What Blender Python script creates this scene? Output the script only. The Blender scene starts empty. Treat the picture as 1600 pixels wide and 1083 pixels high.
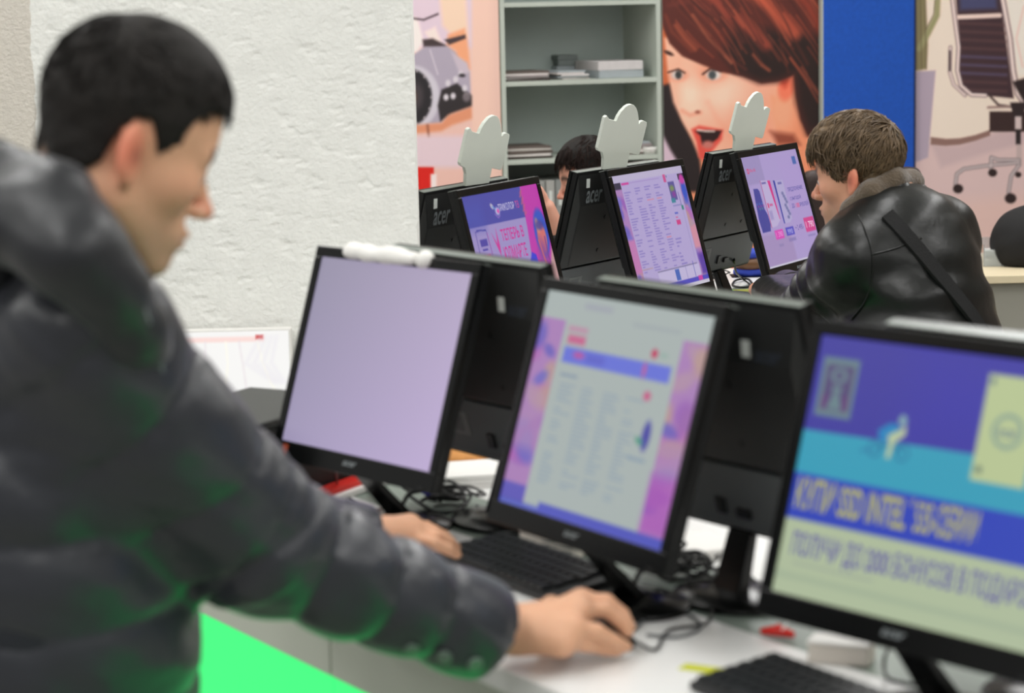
import bpy, bmesh, math, random
import numpy as np
from mathutils import Matrix, Vector
random.seed(7); rng = np.random.default_rng(7)
SC = bpy.context.scene
C = SC.collection
R = math.radians
# ------------------------------------------------------------------ camera, light, exposure
FPX = 3522.57; PITCH = R(8.556); ROLL = R(-1.294); CAMZ = 1.60
cd = bpy.data.cameras.new('camera'); cam = bpy.data.objects.new('camera', cd); C.objects.link(cam)
cd.sensor_width = 36.0; cd.lens = 36.0 * FPX / 1600; cd.clip_start = .05; cd.clip_end = 100
cam.matrix_world = Matrix.Translation((0, 0, CAMZ)) @ Matrix.Rotation(R(90) - PITCH, 4, 'X') @ Matrix.Rotation(ROLL, 4, 'Z')
cd.dof.use_dof = True; cd.dof.focus_distance = 5.7; cd.dof.aperture_fstop = 4.2
SC.camera = cam
SC.view_settings.view_transform = 'Standard'; SC.view_settings.look = 'None'
SC.view_settings.gamma = 1.0; SC.view_settings.exposure = 0.0; SC.view_settings.use_curve_mapping = False
w = bpy.data.worlds.new('world'); SC.world = w; w.use_nodes = True
w.node_tree.nodes['Background'].inputs[0].default_value = (1.0, .99, .96, 1)
w.node_tree.nodes['Background'].inputs[1].default_value = .42
LAMP_W = 19.5
for i, lx in enumerate((-3.0, -1.0, 1.0, 3.0)):
    for j, ly in enumerate((-.6, 1.3, 3.2, 5.0, 6.6, 8.0)):
        ld = bpy.data.lights.new('ceiling_tube_lamp', 'AREA'); ld.shape = 'RECTANGLE'; ld.size = .6; ld.size_y = 1.25
        ld.energy = LAMP_W; ld.color = (1.0, .99, .98)
        lo = bpy.data.objects.new('ceiling_tube_lamp', ld); lo.location = (lx, ly, 3.0); C.objects.link(lo)

# ------------------------------------------------------------------ helpers
def proj(P):
    P = np.asarray(P, float); x = P[..., 0]; y = P[..., 1]; z = P[..., 2] - CAMZ
    d = y * math.cos(PITCH) - z * math.sin(PITCH); u = y * math.sin(PITCH) + z * math.cos(PITCH)
    X = FPX * x / d; Y = -FPX * u / d; c, s = math.cos(ROLL), math.sin(ROLL)
    return 800 + X * c - Y * s, 541.5 + X * s + Y * c
def ray(px, py):
    dx = px - 800; dy = py - 541.5; c, s = math.cos(ROLL), math.sin(ROLL)
    X = dx * c + dy * s; Y = -dx * s + dy * c
    r = X / FPX; up = -Y / FPX
    return np.array([r, math.cos(PITCH) + up * math.sin(PITCH), -math.sin(PITCH) + up * math.cos(PITCH)])
def PY(px, py, y):
    v = ray(px, py); return np.array([0, 0, CAMZ]) + v * (y / v[1])
def PZ(px, py, z):
    v = ray(px, py); return np.array([0, 0, CAMZ]) + v * ((z - CAMZ) / v[2])
def lin(c):
    c = np.asarray(c, float) / 255.0
    return np.where(c <= .04045, c / 12.92, ((c + .055) / 1.055) ** 2.4)

MATS = {}
def mat(name, col, rough=.5, metal=0.0, spec=.5, var=0.0, vscale=8.0, bump=0.0, bscale=60.0, emit=0.0, coat=0.0, sheen=0.0, attr=False, trans=0.0):
    if name in MATS: return MATS[name]
    m = bpy.data.materials.new(name); m.use_nodes = True; nt = m.node_tree; N = nt.nodes; L = nt.links
    b = N['Principled BSDF']; c = tuple(lin(col)) + (1,)
    b.inputs['Base Color'].default_value = c; b.inputs['Roughness'].default_value = rough
    b.inputs['Metallic'].default_value = metal; b.inputs['Specular IOR Level'].default_value = spec
    b.inputs['Coat Weight'].default_value = coat; b.inputs['Sheen Weight'].default_value = sheen
    b.inputs['Transmission Weight'].default_value = trans
    tc = N.new('ShaderNodeTexCoord')
    src = None
    if attr:
        a = N.new('ShaderNodeAttribute'); a.attribute_name = 'Col'; src = a.outputs['Color']
    if var > 0:
        n = N.new('ShaderNodeTexNoise'); n.inputs['Scale'].default_value = vscale; n.inputs['Detail'].default_value = 4
        L.new(tc.outputs['Object'], n.inputs['Vector'])
        mx = N.new('ShaderNodeMix'); mx.data_type = 'RGBA'; mx.blend_type = 'MULTIPLY'; mx.inputs[0].default_value = 1.0
        rp = N.new('ShaderNodeMapRange'); rp.inputs[3].default_value = 1 - var; rp.inputs[4].default_value = 1 + var
        rp.inputs[1].default_value = .3; rp.inputs[2].default_value = .7
        L.new(n.outputs['Fac'], rp.inputs[0]); L.new(rp.outputs[0], mx.inputs[7])
        if src is None: mx.inputs[6].default_value = c
        else: L.new(src, mx.inputs[6])
        src = mx.outputs[2]
    if src is not None: L.new(src, b.inputs['Base Color'])
    if bump > 0:
        n2 = N.new('ShaderNodeTexNoise'); n2.inputs['Scale'].default_value = bscale; n2.inputs['Detail'].default_value = 5
        bp = N.new('ShaderNodeBump'); bp.inputs['Strength'].default_value = bump; bp.inputs['Distance'].default_value = .01
        L.new(tc.outputs['Object'], n2.inputs['Vector']); L.new(n2.outputs['Fac'], bp.inputs['Height']); L.new(bp.outputs[0], b.inputs['Normal'])
    if emit > 0:
        b.inputs['Emission Strength'].default_value = emit
        if src is None: b.inputs['Emission Color'].default_value = c
        else: L.new(src, b.inputs['Emission Color'])
        b.inputs['Base Color'].default_value = (.01, .01, .01, 1)
        for l in list(b.inputs['Base Color'].links): L.remove(l)
    MATS[name] = m; return m

def link(name, me, m=None, parent=None, label=None, cat=None, group=None, kind=None, smooth=False, loc=None, rotz=None):
    o = bpy.data.objects.new(name, me); C.objects.link(o)
    if me is not None:
        if m is not None:
            for q in (m if isinstance(m, (list, tuple)) else [m]): me.materials.append(q)
        if smooth: me.shade_smooth()
    if parent is not None: o.parent = parent
    if loc is not None: o.location = loc
    if rotz is not None: o.rotation_euler = (0, 0, rotz)
    if label: o['label'] = label
    if cat: o['category'] = cat
    if group: o['group'] = group
    if kind: o['kind'] = kind
    return o
def thing(name, label, cat, loc=(0, 0, 0), rotz=0, group=None):
    return link(name, None, label=label, cat=cat, loc=tuple(loc), rotz=rotz, group=group)

class MB:
    """collects boxes / tubes / lathes into one mesh"""
    def __init__(s): s.v = []; s.f = []
    def add(s, vs, fs):
        k = len(s.v); s.v += [tuple(map(float, v)) for v in vs]; s.f += [tuple(i + k for i in f) for f in fs]; return s
    def hexa(s, p):  # 8 corners: bottom 4 ccw, top 4 ccw
        return s.add(p, [(0, 3, 2, 1), (4, 5, 6, 7), (0, 1, 5, 4), (1, 2, 6, 5), (2, 3, 7, 6), (3, 0, 4, 7)])
    def box(s, x0, x1, y0, y1, z0, z1):
        return s.hexa([(x0, y0, z0), (x1, y0, z0), (x1, y1, z0), (x0, y1, z0), (x0, y0, z1), (x1, y0, z1), (x1, y1, z1), (x0, y1, z1)])
    def obox(s, o, ax, ay, az):
        o, ax, ay, az = map(np.array, (o, ax, ay, az))
        return s.hexa([o, o + ax, o + ax + ay, o + ay, o + az, o + ax + az, o + ax + ay + az, o + ay + az])
    def tube(s, pts, r, n=8, smooth=0, cap=True):
        P = np.array(pts, float)
        if smooth: P = catmull(P, smooth)
        rr = np.full(len(P), r) if np.isscalar(r) else np.interp(np.linspace(0, 1, len(P)), np.linspace(0, 1, len(r)), r)
        T = np.gradient(P, axis=0); T /= np.linalg.norm(T, axis=1)[:, None] + 1e-12
        up = np.array([0, 0, 1.0]) if abs(T[0][2]) < .9 else np.array([1.0, 0, 0])
        vs = []; u = np.cross(T[0], up); u /= np.linalg.norm(u)
        for p, t, q in zip(P, T, rr):
            u = u - t * np.dot(u, t); u /= np.linalg.norm(u); v = np.cross(t, u)
            for k in range(n):
                a = 2 * math.pi * k / n; vs.append(p + q * (math.cos(a) * u + math.sin(a) * v))
        fs = []
        for i in range(len(P) - 1):
            for k in range(n):
                a = i * n + k; b = i * n + (k + 1) % n; fs.append((a, b, b + n, a + n))
        if cap: fs.append(tuple(range(n))[::-1]); fs.append(tuple((len(P) - 1) * n + k for k in range(n)))
        return s.add(vs, fs)
    def lathe(s, prof, n=32, c=(0, 0, 0), sx=1, sy=1):
        vs = []
        for r, z in prof:
            for k in range(n):
                a = 2 * math.pi * k / n; vs.append((c[0] + sx * r * math.cos(a), c[1] + sy * r * math.sin(a), c[2] + z))
        fs = []
        for i in range(len(prof) - 1):
            for k in range(n):
                a = i * n + k; b = i * n + (k + 1) % n; fs.append((a, b, b + n, a + n))
        fs.append(tuple(range(n))[::-1]); fs.append(tuple((len(prof) - 1) * n + k for k in range(n)))
        return s.add(vs, fs)
    def prism(s, poly, ax, ay, n, o=(0, 0, 0)):
        ax, ay, n, o = map(lambda q: np.array(q, float), (ax, ay, n, o)); k = len(poly)
        a = [o + ax * p[0] + ay * p[1] for p in poly]; b = [q + n for q in a]
        fs = [tuple(range(k))[::-1], tuple(range(k, 2 * k))] + [(i, (i + 1) % k, (i + 1) % k + k, i + k) for i in range(k)]
        return s.add(a + b, fs)
    def mesh(s, name, bevel=0, seg=2):
        me = bpy.data.meshes.new(name); me.from_pydata(s.v, [], s.f)
        bm = bmesh.new(); bm.from_mesh(me); bmesh.ops.recalc_face_normals(bm, faces=bm.faces)
        if bevel: bmesh.ops.bevel(bm, geom=[e for e in bm.edges if len(e.link_faces) == 2 and e.calc_face_angle(0) > .5], offset=bevel, segments=seg, affect='EDGES', profile=.6)
        bm.to_mesh(me); bm.free(); me.update(); return me
    def obj(s, name, m, parent=None, bevel=0, seg=2, smooth=False, **k):
        return link(name, s.mesh(name, bevel, seg), m, parent, smooth=smooth, **k)
def catmull(P, n):
    P = np.array(P, float); Q = np.vstack([2 * P[0] - P[1], P, 2 * P[-1] - P[-2]]); out = []
    for i in range(1, len(Q) - 2):
        for t in np.linspace(0, 1, n, endpoint=False):
            a, b, c, d = Q[i - 1], Q[i], Q[i + 1], Q[i + 2]
            out.append(.5 * (2 * b + (c - a) * t + (2 * a - 5 * b + 4 * c - d) * t * t + (3 * b - a - 3 * c + d) * t ** 3))
    out.append(P[-1]); return np.array(out)
def sines(P, f, seed=0, oct=3):
    r = np.random.default_rng(seed); out = 0; a = 1.0
    for o in range(oct):
        for k in range(3):
            d = r.normal(size=3); d /= np.linalg.norm(d); d2 = r.normal(size=3); d2 /= np.linalg.norm(d2)
            out = out + a * np.sin(P @ (d * f) + r.uniform(0, 6)) * np.sin(P @ (d2 * f * .7) + r.uniform(0, 6))
        f *= 1.9; a *= .55
    return out / 3

# flat print painter -> colour attribute on a dense grid
class Paint:
    def __init__(s, X, Y, bg): s.X = X; s.Y = Y; s.c = np.tile(np.array(bg, float), (len(X), 1))
    def mixin(s, a, col): s.c += a[:, None] * (np.array(col, float) - s.c)
    def poly(s, pts, col, soft=1.0, alpha=1.0):
        P = np.array(pts, float); n = len(P); d = np.full(len(s.X), 1e9); ins = np.zeros(len(s.X), bool)
        for i in range(n):
            a = P[i]; b = P[(i + 1) % n]; e = b - a; wx = s.X - a[0]; wy = s.Y - a[1]
            t = np.clip((wx * e[0] + wy * e[1]) / (e @ e + 1e-12), 0, 1)
            d = np.minimum(d, (wx - t * e[0]) ** 2 + (wy - t * e[1]) ** 2)
            cnd = (a[1] > s.Y) != (b[1] > s.Y)
            if abs(e[1]) > 1e-12: ins ^= cnd & (s.X < a[0] + (s.Y - a[1]) * e[0] / e[1])
        sd = np.sqrt(d) * np.where(ins, 1, -1); s.mixin(np.clip(.5 + sd / (2 * soft + 1e-9), 0, 1) * alpha, col); return s
    def rect(s, x0, y0, x1, y1, col, soft=1.0, alpha=1.0): return s.poly([(x0, y0), (x1, y0), (x1, y1), (x0, y1)], col, soft, alpha)
    def ell(s, cx, cy, rx, ry, col, soft=.3, alpha=1.0, rot=0):
        c, q = math.cos(R(rot)), math.sin(R(rot)); x = (s.X - cx) * c + (s.Y - cy) * q; y = -(s.X - cx) * q + (s.Y - cy) * c
        k = np.sqrt((x / rx) ** 2 + (y / ry) ** 2); s.mixin(np.clip(.5 + (1 - k) / (2 * soft), 0, 1) * alpha, col); return s
    def line(s, pts, wd, col, soft=1.0, alpha=1.0):
        P = np.array(pts, float); d = np.full(len(s.X), 1e9)
        for a, b in zip(P[:-1], P[1:]):
            e = b - a; wx = s.X - a[0]; wy = s.Y - a[1]; t = np.clip((wx * e[0] + wy * e[1]) / (e @ e + 1e-12), 0, 1)
            d = np.minimum(d, (wx - t * e[0]) ** 2 + (wy - t * e[1]) ** 2)
        s.mixin(np.clip(.5 + (wd / 2 - np.sqrt(d)) / (2 * soft), 0, 1) * alpha, col); return s
def gridmesh(name, o, ax, ay, nx, ny, painter=None, disp=None):
    o, ax, ay = map(np.array, (o, ax, ay)); u, v = np.meshgrid(np.linspace(0, 1, nx), np.linspace(0, 1, ny)); u = u.ravel(); v = v.ravel()
    P = o + u[:, None] * ax + v[:, None] * ay
    if disp is not None: P = P + disp(P, u, v)
    i = np.arange(nx * ny).reshape(ny, nx); F = np.stack([i[:-1, :-1], i[:-1, 1:], i[1:, 1:], i[1:, :-1]], -1).reshape(-1, 4)
    me = fastmesh(name, P, F)
    if painter is not None: setcol(me, painter(P, u, v))
    return me
def fastmesh(name, P, F):
    me = bpy.data.meshes.new(name); k = F.shape[1]
    me.vertices.add(len(P)); me.vertices.foreach_set('co', P.astype(np.float32).ravel())
    me.loops.add(F.size); me.loops.foreach_set('vertex_index', F.astype(np.int32).ravel())
    me.polygons.add(len(F)); me.polygons.foreach_set('loop_start', np.arange(0, F.size, k, dtype=np.int32))
    me.update(calc_edges=True); me.validate(); return me
def setcol(me, rgb):
    a = me.color_attributes.new('Col', 'FLOAT_COLOR', 'POINT')
    c = np.ones((len(rgb), 4), np.float32); c[:, :3] = lin(np.clip(rgb, 0, 255)); a.data.foreach_set('color', c.ravel())
def textmesh(s, o, ax, ay, w, h, bold=0.0):
    """lettering s filling the w x h box whose top-left corner is o; ax right, ay up"""
    cu = bpy.data.curves.new('t', 'FONT'); cu.body = s; cu.resolution_u = 3; cu.shear = .3 if s == 'acer' else 0; cu.offset = bold; cu.fill_mode = 'FRONT'
    ob = bpy.data.objects.new('t', cu); C.objects.link(ob)
    dg = bpy.context.evaluated_depsgraph_get(); me = bpy.data.meshes.new_from_object(ob.evaluated_get(dg))
    bpy.data.objects.remove(ob)
    co = np.zeros(len(me.vertices) * 3); me.vertices.foreach_get('co', co); co = co.reshape(-1, 3)
    mn = co.min(0); mx = co.max(0); u = (co[:, 0] - mn[0]) / (mx[0] - mn[0]) * w; v = (co[:, 1] - mx[1]) / (mx[1] - mn[1]) * h
    ax, ay, o = map(lambda q: np.array(q, float), (ax, ay, o)); P = o + u[:, None] * ax + v[:, None] * ay
    me.vertices.foreach_set('co', P.astype(np.float32).ravel()); me.materials.clear(); me.update(); return me

# ------------------------------------------------------------------ materials
m_plaster = mat('rough_white_plaster', (232, 232, 227), .9, bump=.35, bscale=110, var=.03, vscale=30)
m_plaster2 = mat('grey_white_plaster', (214, 208, 198), .9, bump=.35, bscale=90, var=.04, vscale=40)
m_paintwall = mat('pale_wall_paint', (205, 190, 180), .85, var=.02, bump=.03)
m_floor = mat('grey_floor_tile', (150, 148, 142), .45, var=.06, vscale=3)
m_ceil = mat('white_ceiling', (225, 228, 222), .9, var=.02)
m_print = mat('poster_print', (200, 200, 200), .45, attr=True, bump=.01, bscale=200)
m_blue = mat('blue_felt_panel', (22, 82, 184), .85, var=.08, vscale=60, bump=.1, bscale=300)
m_greyst = mat('grey_laminate', (186, 194, 184), .5, var=.03)
m_greyback = mat('grey_laminate_back', (186, 198, 194), .55, var=.03)
m_white = mat('white_laminate', (232, 232, 230), .28, var=.015, vscale=5)
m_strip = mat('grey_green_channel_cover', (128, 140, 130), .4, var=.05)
m_apron = mat('light_grey_apron', (196, 200, 188), .5, var=.02)
m_green = mat('green_glow_panel', (60, 255, 130), .5, emit=1.0)
m_black = mat('black_gloss_plastic', (6, 7, 7), .25, spec=.3, var=.05, bump=.01)
m_blackm = mat('black_matt_plastic', (14, 15, 16), .48, spec=.3, var=.08, vscale=40, bump=.03, bscale=400)
m_back = mat('monitor_back_plastic', (33, 34, 34), .42, var=.06, vscale=20, bump=.03, bscale=500)
m_backlo = mat('monitor_lower_back_plastic', (92, 96, 98), .5, var=.05, vscale=20)
m_logo = mat('grey_logo_print', (120, 126, 128), .4, var=.02)
m_sticker = mat('white_sticker', (215, 220, 215), .5, var=.02)
m_label = mat('grey_rating_label', (120, 124, 122), .5, var=.03)
m_screen = mat('screen_picture', (128, 128, 128), .3, attr=True, emit=.93)
m_foam = mat('white_foam_board', (212, 218, 208), .6, var=.02)
m_key = mat('black_keycap', (33, 36, 38), .4, var=.1, vscale=60)
m_keybase = mat('keyboard_base_plastic', (22, 24, 26), .45, var=.05)
m_cable = mat('black_cable', (14, 14, 15), .4, var=.05)
m_gcable = mat('grey_cable', (95, 98, 100), .4, var=.05)
m_bluep = mat('blue_plug_plastic', (28, 40, 235), .35, var=.03)
m_paper = mat('white_paper', (228, 226, 222), .75, var=.02, bump=.03, bscale=50)
m_red = mat('red_plastic', (215, 30, 15), .4, var=.04)
m_orange = mat('orange_card', (205, 140, 70), .6, var=.12, vscale=30)
m_topsheen = mat('painted_top_sheen', (112, 120, 114), .3, spec=.8, var=.05)  # pale tone paints in the overhead light caught by the top edges
m_glass = mat('black_glass', (6, 6, 7), .08, var=.02)

# ------------------------------------------------------------------ room
TZ = .80
MB().box(-5, 7, -3, 12, -.05, 0).obj('floor', m_floor, kind='structure')
MB().box(-5, 7, -3, 12, 3.15, 3.2).obj('ceiling', m_ceil, kind='structure')
A16 = R(16); WA = np.array([math.cos(A16), math.sin(A16), 0]); WN = np.array([math.sin(A16), -math.cos(A16), 0])
W0 = PY(783, 140, 9.0); W0[2] = 0
def wall(name, p, q, z0, z1, m, th=.1, **k):
    p = np.array([p[0], p[1], 0.]); q = np.array([q[0], q[1], 0.]); d = (q - p); n = np.array([-d[1], d[0], 0]); n = n / np.linalg.norm(n) * th
    return MB().obox(p + [0, 0, z0], d, n, [0, 0, z1 - z0]).obj(name, m, kind='structure', **k)
bw0 = W0 - WN * .46
wall('wall_back', bw0 - WA * 4.5, bw0 + WA * 6.5, 0, 3.15, m_paintwall)
wall('wall_right', (6.4, 11.5), (6.4, 0), 0, 3.15, m_paintwall)
wall('wall_left', (-3.0, 5.6), (-.75, 5.6), 0, 3.15, m_plaster2)
# rough plaster pillar face, really uneven, in front of wall_left
px0 = PY(62, 300, 4.6)[0]; px1 = PY(648, 200, 4.6)[0]
def pdisp(P, u, v):
    n = -np.clip(sines(P * [1, 1, 1.4], 100, 3, 4) - .25, 0, 1) * .0045 + sines(P, 40, 5, 2) * .0012
    e = sines(P * [0, 0, 1], 120, 9, 3) * .004 * ((u > .9985) | (u < .0015))
    return np.stack([e, -n, np.zeros(len(P))], 1)
me = gridmesh('wall_near', (px0, 4.6, .35), (px1 - px0, 0, 0), (0, 0, 1.45), 330, 480, disp=pdisp)
wn = link('wall_near', me, m_plaster, kind='structure', smooth=True)
MB().box(px0 + .004, px1 - .004, 4.608, 4.8, 0, 3.15).box(px0, px1, 4.6, 4.8, 1.8, 3.15).box(px0, px1, 4.6, 4.8, 0, .35).obj('pillar_core', m_plaster, wn)

def onwall(s, z, out=0.0): return W0 + WA * s + WN * out + np.array([0, 0, z])
def sw(px):  # wall coordinate of a pixel column
    v = ray(px, 140); v = v / v[1]
    # W0 + WA*s = v*t
    A = np.array([[WA[0], -v[0]], [WA[1], -v[1]]]); return np.linalg.solve(A, -W0[:2])[0]
# posters: flat prints mounted on thin boards standing in line with the shelf front
def poster(name, s0, s1, z0, z1, fn, label, nx=200, ny=230, bg=(220, 190, 175)):
    root = thing(name, label, 'poster', onwall(s0, z0))
    Minv = np.array(onwall(s0, z0))
    MB().obox(onwall(s0, z0, -.02) - Minv, WA * (s1 - s0), WN * .019, (0, 0, z1 - z0)).obj('board', m_foam, root)
    def pt(P, u, v):
        X, Y = proj(P + Minv); p = Paint(X, Y, bg); fn(p); return np.clip(p.c * 1.09, 0, 252)
    me = gridmesh('print', (0, 0, 0), WA * (s1 - s0), (0, 0, z1 - z0), nx, ny, painter=pt)
    link('print', me, m_print, root)
    return root
def woman(p):
    p.c[:] = (222, 140, 105)
    p.rect(1020, 0, 1050, 150, (190, 95, 55), 8)
    p.poly([(1030, 135), (1048, 130), (1066, 185), (1092, 240), (1100, 300), (1030, 300)], (34, 24, 26), 3)
    p.poly([(1033, 205), (1048, 235), (1065, 262), (1050, 330), (1030, 330)], (200, 175, 190), 3)
    p.poly([(1038, 60), (1044, 118), (1052, 160), (1066, 190), (1082, 218), (1092, 244), (1118, 262), (1245, 262), (1236, 150), (1212, 112), (1150, 100), (1100, 70), (1060, 50)], (241, 178, 152), 3)
    p.ell(1142, 150, 50, 34, (250, 200, 178), .6, .8); p.ell(1078, 140, 14, 42, (252, 208, 186), .6, .8); p.ell(1150, 205, 34, 30, (228, 140, 112), .8, .5)
    p.ell(1190, 180, 34, 60, (232, 140, 112), .7, .6); p.ell(1100, 108, 40, 22, (222, 150, 122), .7, .5)
    p.poly([(1205, 150), (1240, 160), (1282, 200), (1285, 330), (1200, 330), (1215, 210)], (226, 140, 104), 4); p.ell(1222, 172, 20, 36, (238, 160, 126), .5)
    p.poly([(1203, 205), (1240, 210), (1250, 226), (1215, 226)], (120, 50, 35), 5, .8)
    p.ell(1229, 134, 13, 24, (236, 118, 88), .25, rot=10); p.ell(1226, 125, 6, 12, (190, 70, 50), .5)
    # eyes and brow
    p.ell(1045, 83, 8, 3, (60, 34, 30), .4, rot=25); p.ell(1060, 118, 13, 8, (205, 120, 92), .6, .7); p.ell(1058, 117, 9, 7, (205, 190, 185), .35); p.ell(1060, 117, 5, 6.5, (52, 52, 52), .3); p.line([(1044, 113), (1060, 108), (1070, 114)], 2.5, (50, 24, 20), 1)
    p.ell(1115, 116, 17, 10, (205, 125, 98), .6, .7); p.ell(1115, 117, 11, 7.5, (215, 205, 200), .35); p.ell(1113, 117, 6, 7, (66, 72, 74), .3); p.line([(1098, 116), (1110, 107), (1127, 112)], 3, (60, 28, 24), 1)
    # nose
    p.ell(1079, 168, 15, 9, (250, 196, 172), .5, .9); p.line([(1066, 173), (1078, 180), (1094, 176)], 4, (205, 124, 98), 4, .7); p.ell(1090, 175, 4, 2.5, (130, 60, 46), .5, .8)
    p.line([(1106, 160), (1120, 185), (1132, 200)], 4, (226, 150, 124), 6, .5)
    # mouth
    p.poly([(1080, 202), (1092, 196), (1108, 199), (1130, 203), (1128, 218), (1112, 238), (1100, 252), (1092, 246), (1088, 222)], (214, 78, 66), 2.5)
    p.poly([(1086, 205), (1104, 203), (1128, 204), (1122, 216), (1106, 229), (1097, 226), (1094, 212)], (38, 14, 16), 1.5)
    p.line([(1090, 203), (1104, 205), (1116, 205)], 2.5, (225, 205, 195), 1); p.ell(1106, 226, 9, 6, (190, 110, 100), .4)
    # hair
    p.poly([(1020, -40), (1290, -40), (1290, 196), (1262, 214), (1250, 186), (1243, 150), (1240, 118), (1215, 128), (1190, 131), (1160, 120), (1128, 113), (1096, 101), (1066, 88), (1046, 68), (1036, 44)], (82, 32, 25), 2)
    p.poly([(1150, 40), (1230, 50), (1290, 60), (1290, 196), (1262, 208), (1246, 160), (1241, 116), (1216, 126), (1186, 128), (1150, 112), (1128, 84)], (34, 17, 16), 10)
    for a, wd, c, so in [([(1082, 24), (1108, 60), (1143, 98)], 4.5, (232, 138, 98), 2), ([(1056, 40), (1070, 60), (1086, 77)], 6, (196, 98, 66), 3), ([(1095, -20), (1140, 20), (1180, 52), (1196, 70)], 18, (140, 58, 44), 6),
                         ([(1150, -30), (1205, 10), (1240, 52)], 20, (190, 84, 58), 7), ([(1225, -30), (1262, 8), (1290, 60)], 12, (132, 50, 34), 5), ([(1177, 86), (1188, 100), (1202, 110)], 5, (205, 104, 72), 2),
                         ([(1045, 8), (1085, 0), (1130, 30), (1160, 66)], 6, (110, 48, 40), 4), ([(1040, 24), (1050, 50), (1080, 80)], 4, (140, 62, 42), 3), ([(1190, -10), (1230, 40), (1262, 100)], 3, (110, 46, 34), 3),
                         ([(1098, 40), (1130, 84), (1165, 108)], 4, (120, 50, 38), 3), ([(1220, 70), (1226, 90), (1232, 112)], 3, (96, 40, 28), 2), ([(1122, -5), (1168, 40), (1205, 92)], 4, (60, 24, 20), 3), ([(1170, -5), (1216, 50), (1240, 100)], 4, (64, 26, 20), 3), ([(1064, 10), (1100, 45), (1128, 86)], 4, (58, 22, 18), 3)]:
        p.line(a, wd, c, so, .55 if wd < 10 else .9)
    rr = np.random.default_rng(3)
    for k in range(70):   # fine hair strands sweeping from the crown to the lower right
        x = rr.uniform(1030, 1270); y = rr.uniform(-40, 60) if x < 1200 else rr.uniform(-40, 120); L_ = rr.uniform(.5, 1.0); pt_ = [(x, y)]
        a = R(rr.uniform(48, 60))
        for j in range(4): x += 26 * L_ * math.cos(a); y += 26 * L_ * math.sin(a); a += R(rr.uniform(-2, 7)) if x > 1120 else -R(rr.uniform(2, 6)); pt_.append((x, y))
        lim = np.interp(pt_[-1][0], [1036, 1066, 1128, 1190, 1240, 1290], [40, 82, 108, 124, 112, 190])
        if pt_[-1][1] > lim or pt_[-2][1] > lim - 4: continue
        p.line(pt_, rr.uniform(1, 3), [(150, 66, 46), (50, 20, 17), (176, 84, 58), (110, 46, 34), (40, 16, 14)][rr.integers(5)], 1.6, .6)
def camera_print(p):
    p.c[:] = (226, 192, 184)
    k = np.clip((p.Y) / 300, 0, 1)[:, None]; p.c[:] = p.c * (1 - k) + np.array((222, 178, 166)) * k
    p.rect(560, -40, 738, 75, (214, 192, 205), 4); p.poly([(684, -30), (726, -30), (732, 60), (712, 62), (692, 40)], (238, 200, 176), 4)
    p.poly([(640, 25), (652, 28), (662, 64), (652, 82), (640, 80)], (240, 222, 218), 3); p.poly([(664, 50), (680, 42), (690, 66), (676, 70)], (238, 214, 208), 3)
    p.poly([(660, 62), (676, 60), (700, 72), (690, 76), (662, 74)], (60, 46, 48), 2)
    p.line([(640, 28), (662, 31), (684, 22)], 3, (70, 50, 60), 1.2)
    p.poly([(648, 84), (664, 73), (700, 72), (716, 84), (734, 112), (737, 168), (706, 176), (690, 192), (640, 196), (640, 90)], (166, 156, 172), 2)
    p.poly([(700, 54), (726, 44), (731, 66), (735, 108), (722, 112), (712, 80), (698, 70)], (230, 158, 118), 3); p.poly([(694, 62), (727, 54), (728, 60), (702, 70)], (66, 50, 52), 1.5)
    p.poly([(704, 80), (730, 98), (734, 112), (720, 120)], (190, 176, 188), 2); p.line([(672, 78), (684, 116)], 2, (200, 190, 200), 1)
    p.ell(644, 152, 43, 50, (196, 190, 200), .06); p.ell(641, 152, 34, 44, (30, 26, 30), .06); p.ell(648, 150, 14, 22, (60, 52, 56), .3); p.ell(640, 152, 9, 14, (120, 80, 50), .5)
    for a in range(0, 360, 24): p.ell(641 + 33 * math.cos(R(a)), 152 + 43 * math.sin(R(a)), 1.4, 2, (170, 160, 165), .5)
    p.poly([(690, 140), (714, 130), (738, 150), (738, 166), (704, 178), (688, 190), (684, 165)], (40, 34, 36), 2)
    for q in [(700, 130), (712, 124), (726, 138), (729, 150), (697, 152), (708, 150), (720, 116)]: p.ell(q[0], q[1], 4, 5, (205, 198, 205), .4); 
    p.ell(722, 118, 5, 3, (40, 34, 40), .4); p.ell(729, 152, 6, 7, (110, 100, 105), .4)
    p.poly([(640, 196), (690, 192), (700, 180), (738, 166), (740, 185), (706, 196), (690, 205), (640, 210)], (214, 140, 106), 3); p.line([(668, 196), (670, 214)], 3, (140, 80, 60), 2)
    p.rect(560, 212, 740, 262, (216, 192, 200), 5)
    p.rect(738, -40, 800, 320, (229, 190, 174), 3); p.rect(768, -40, 800, 320, (216, 178, 166), 8, .6)
    p.rect(620, 261, 678, 300, (206, 26, 14), 1); p.rect(673, 272, 682, 300, (236, 215, 212), 1.5)
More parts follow.
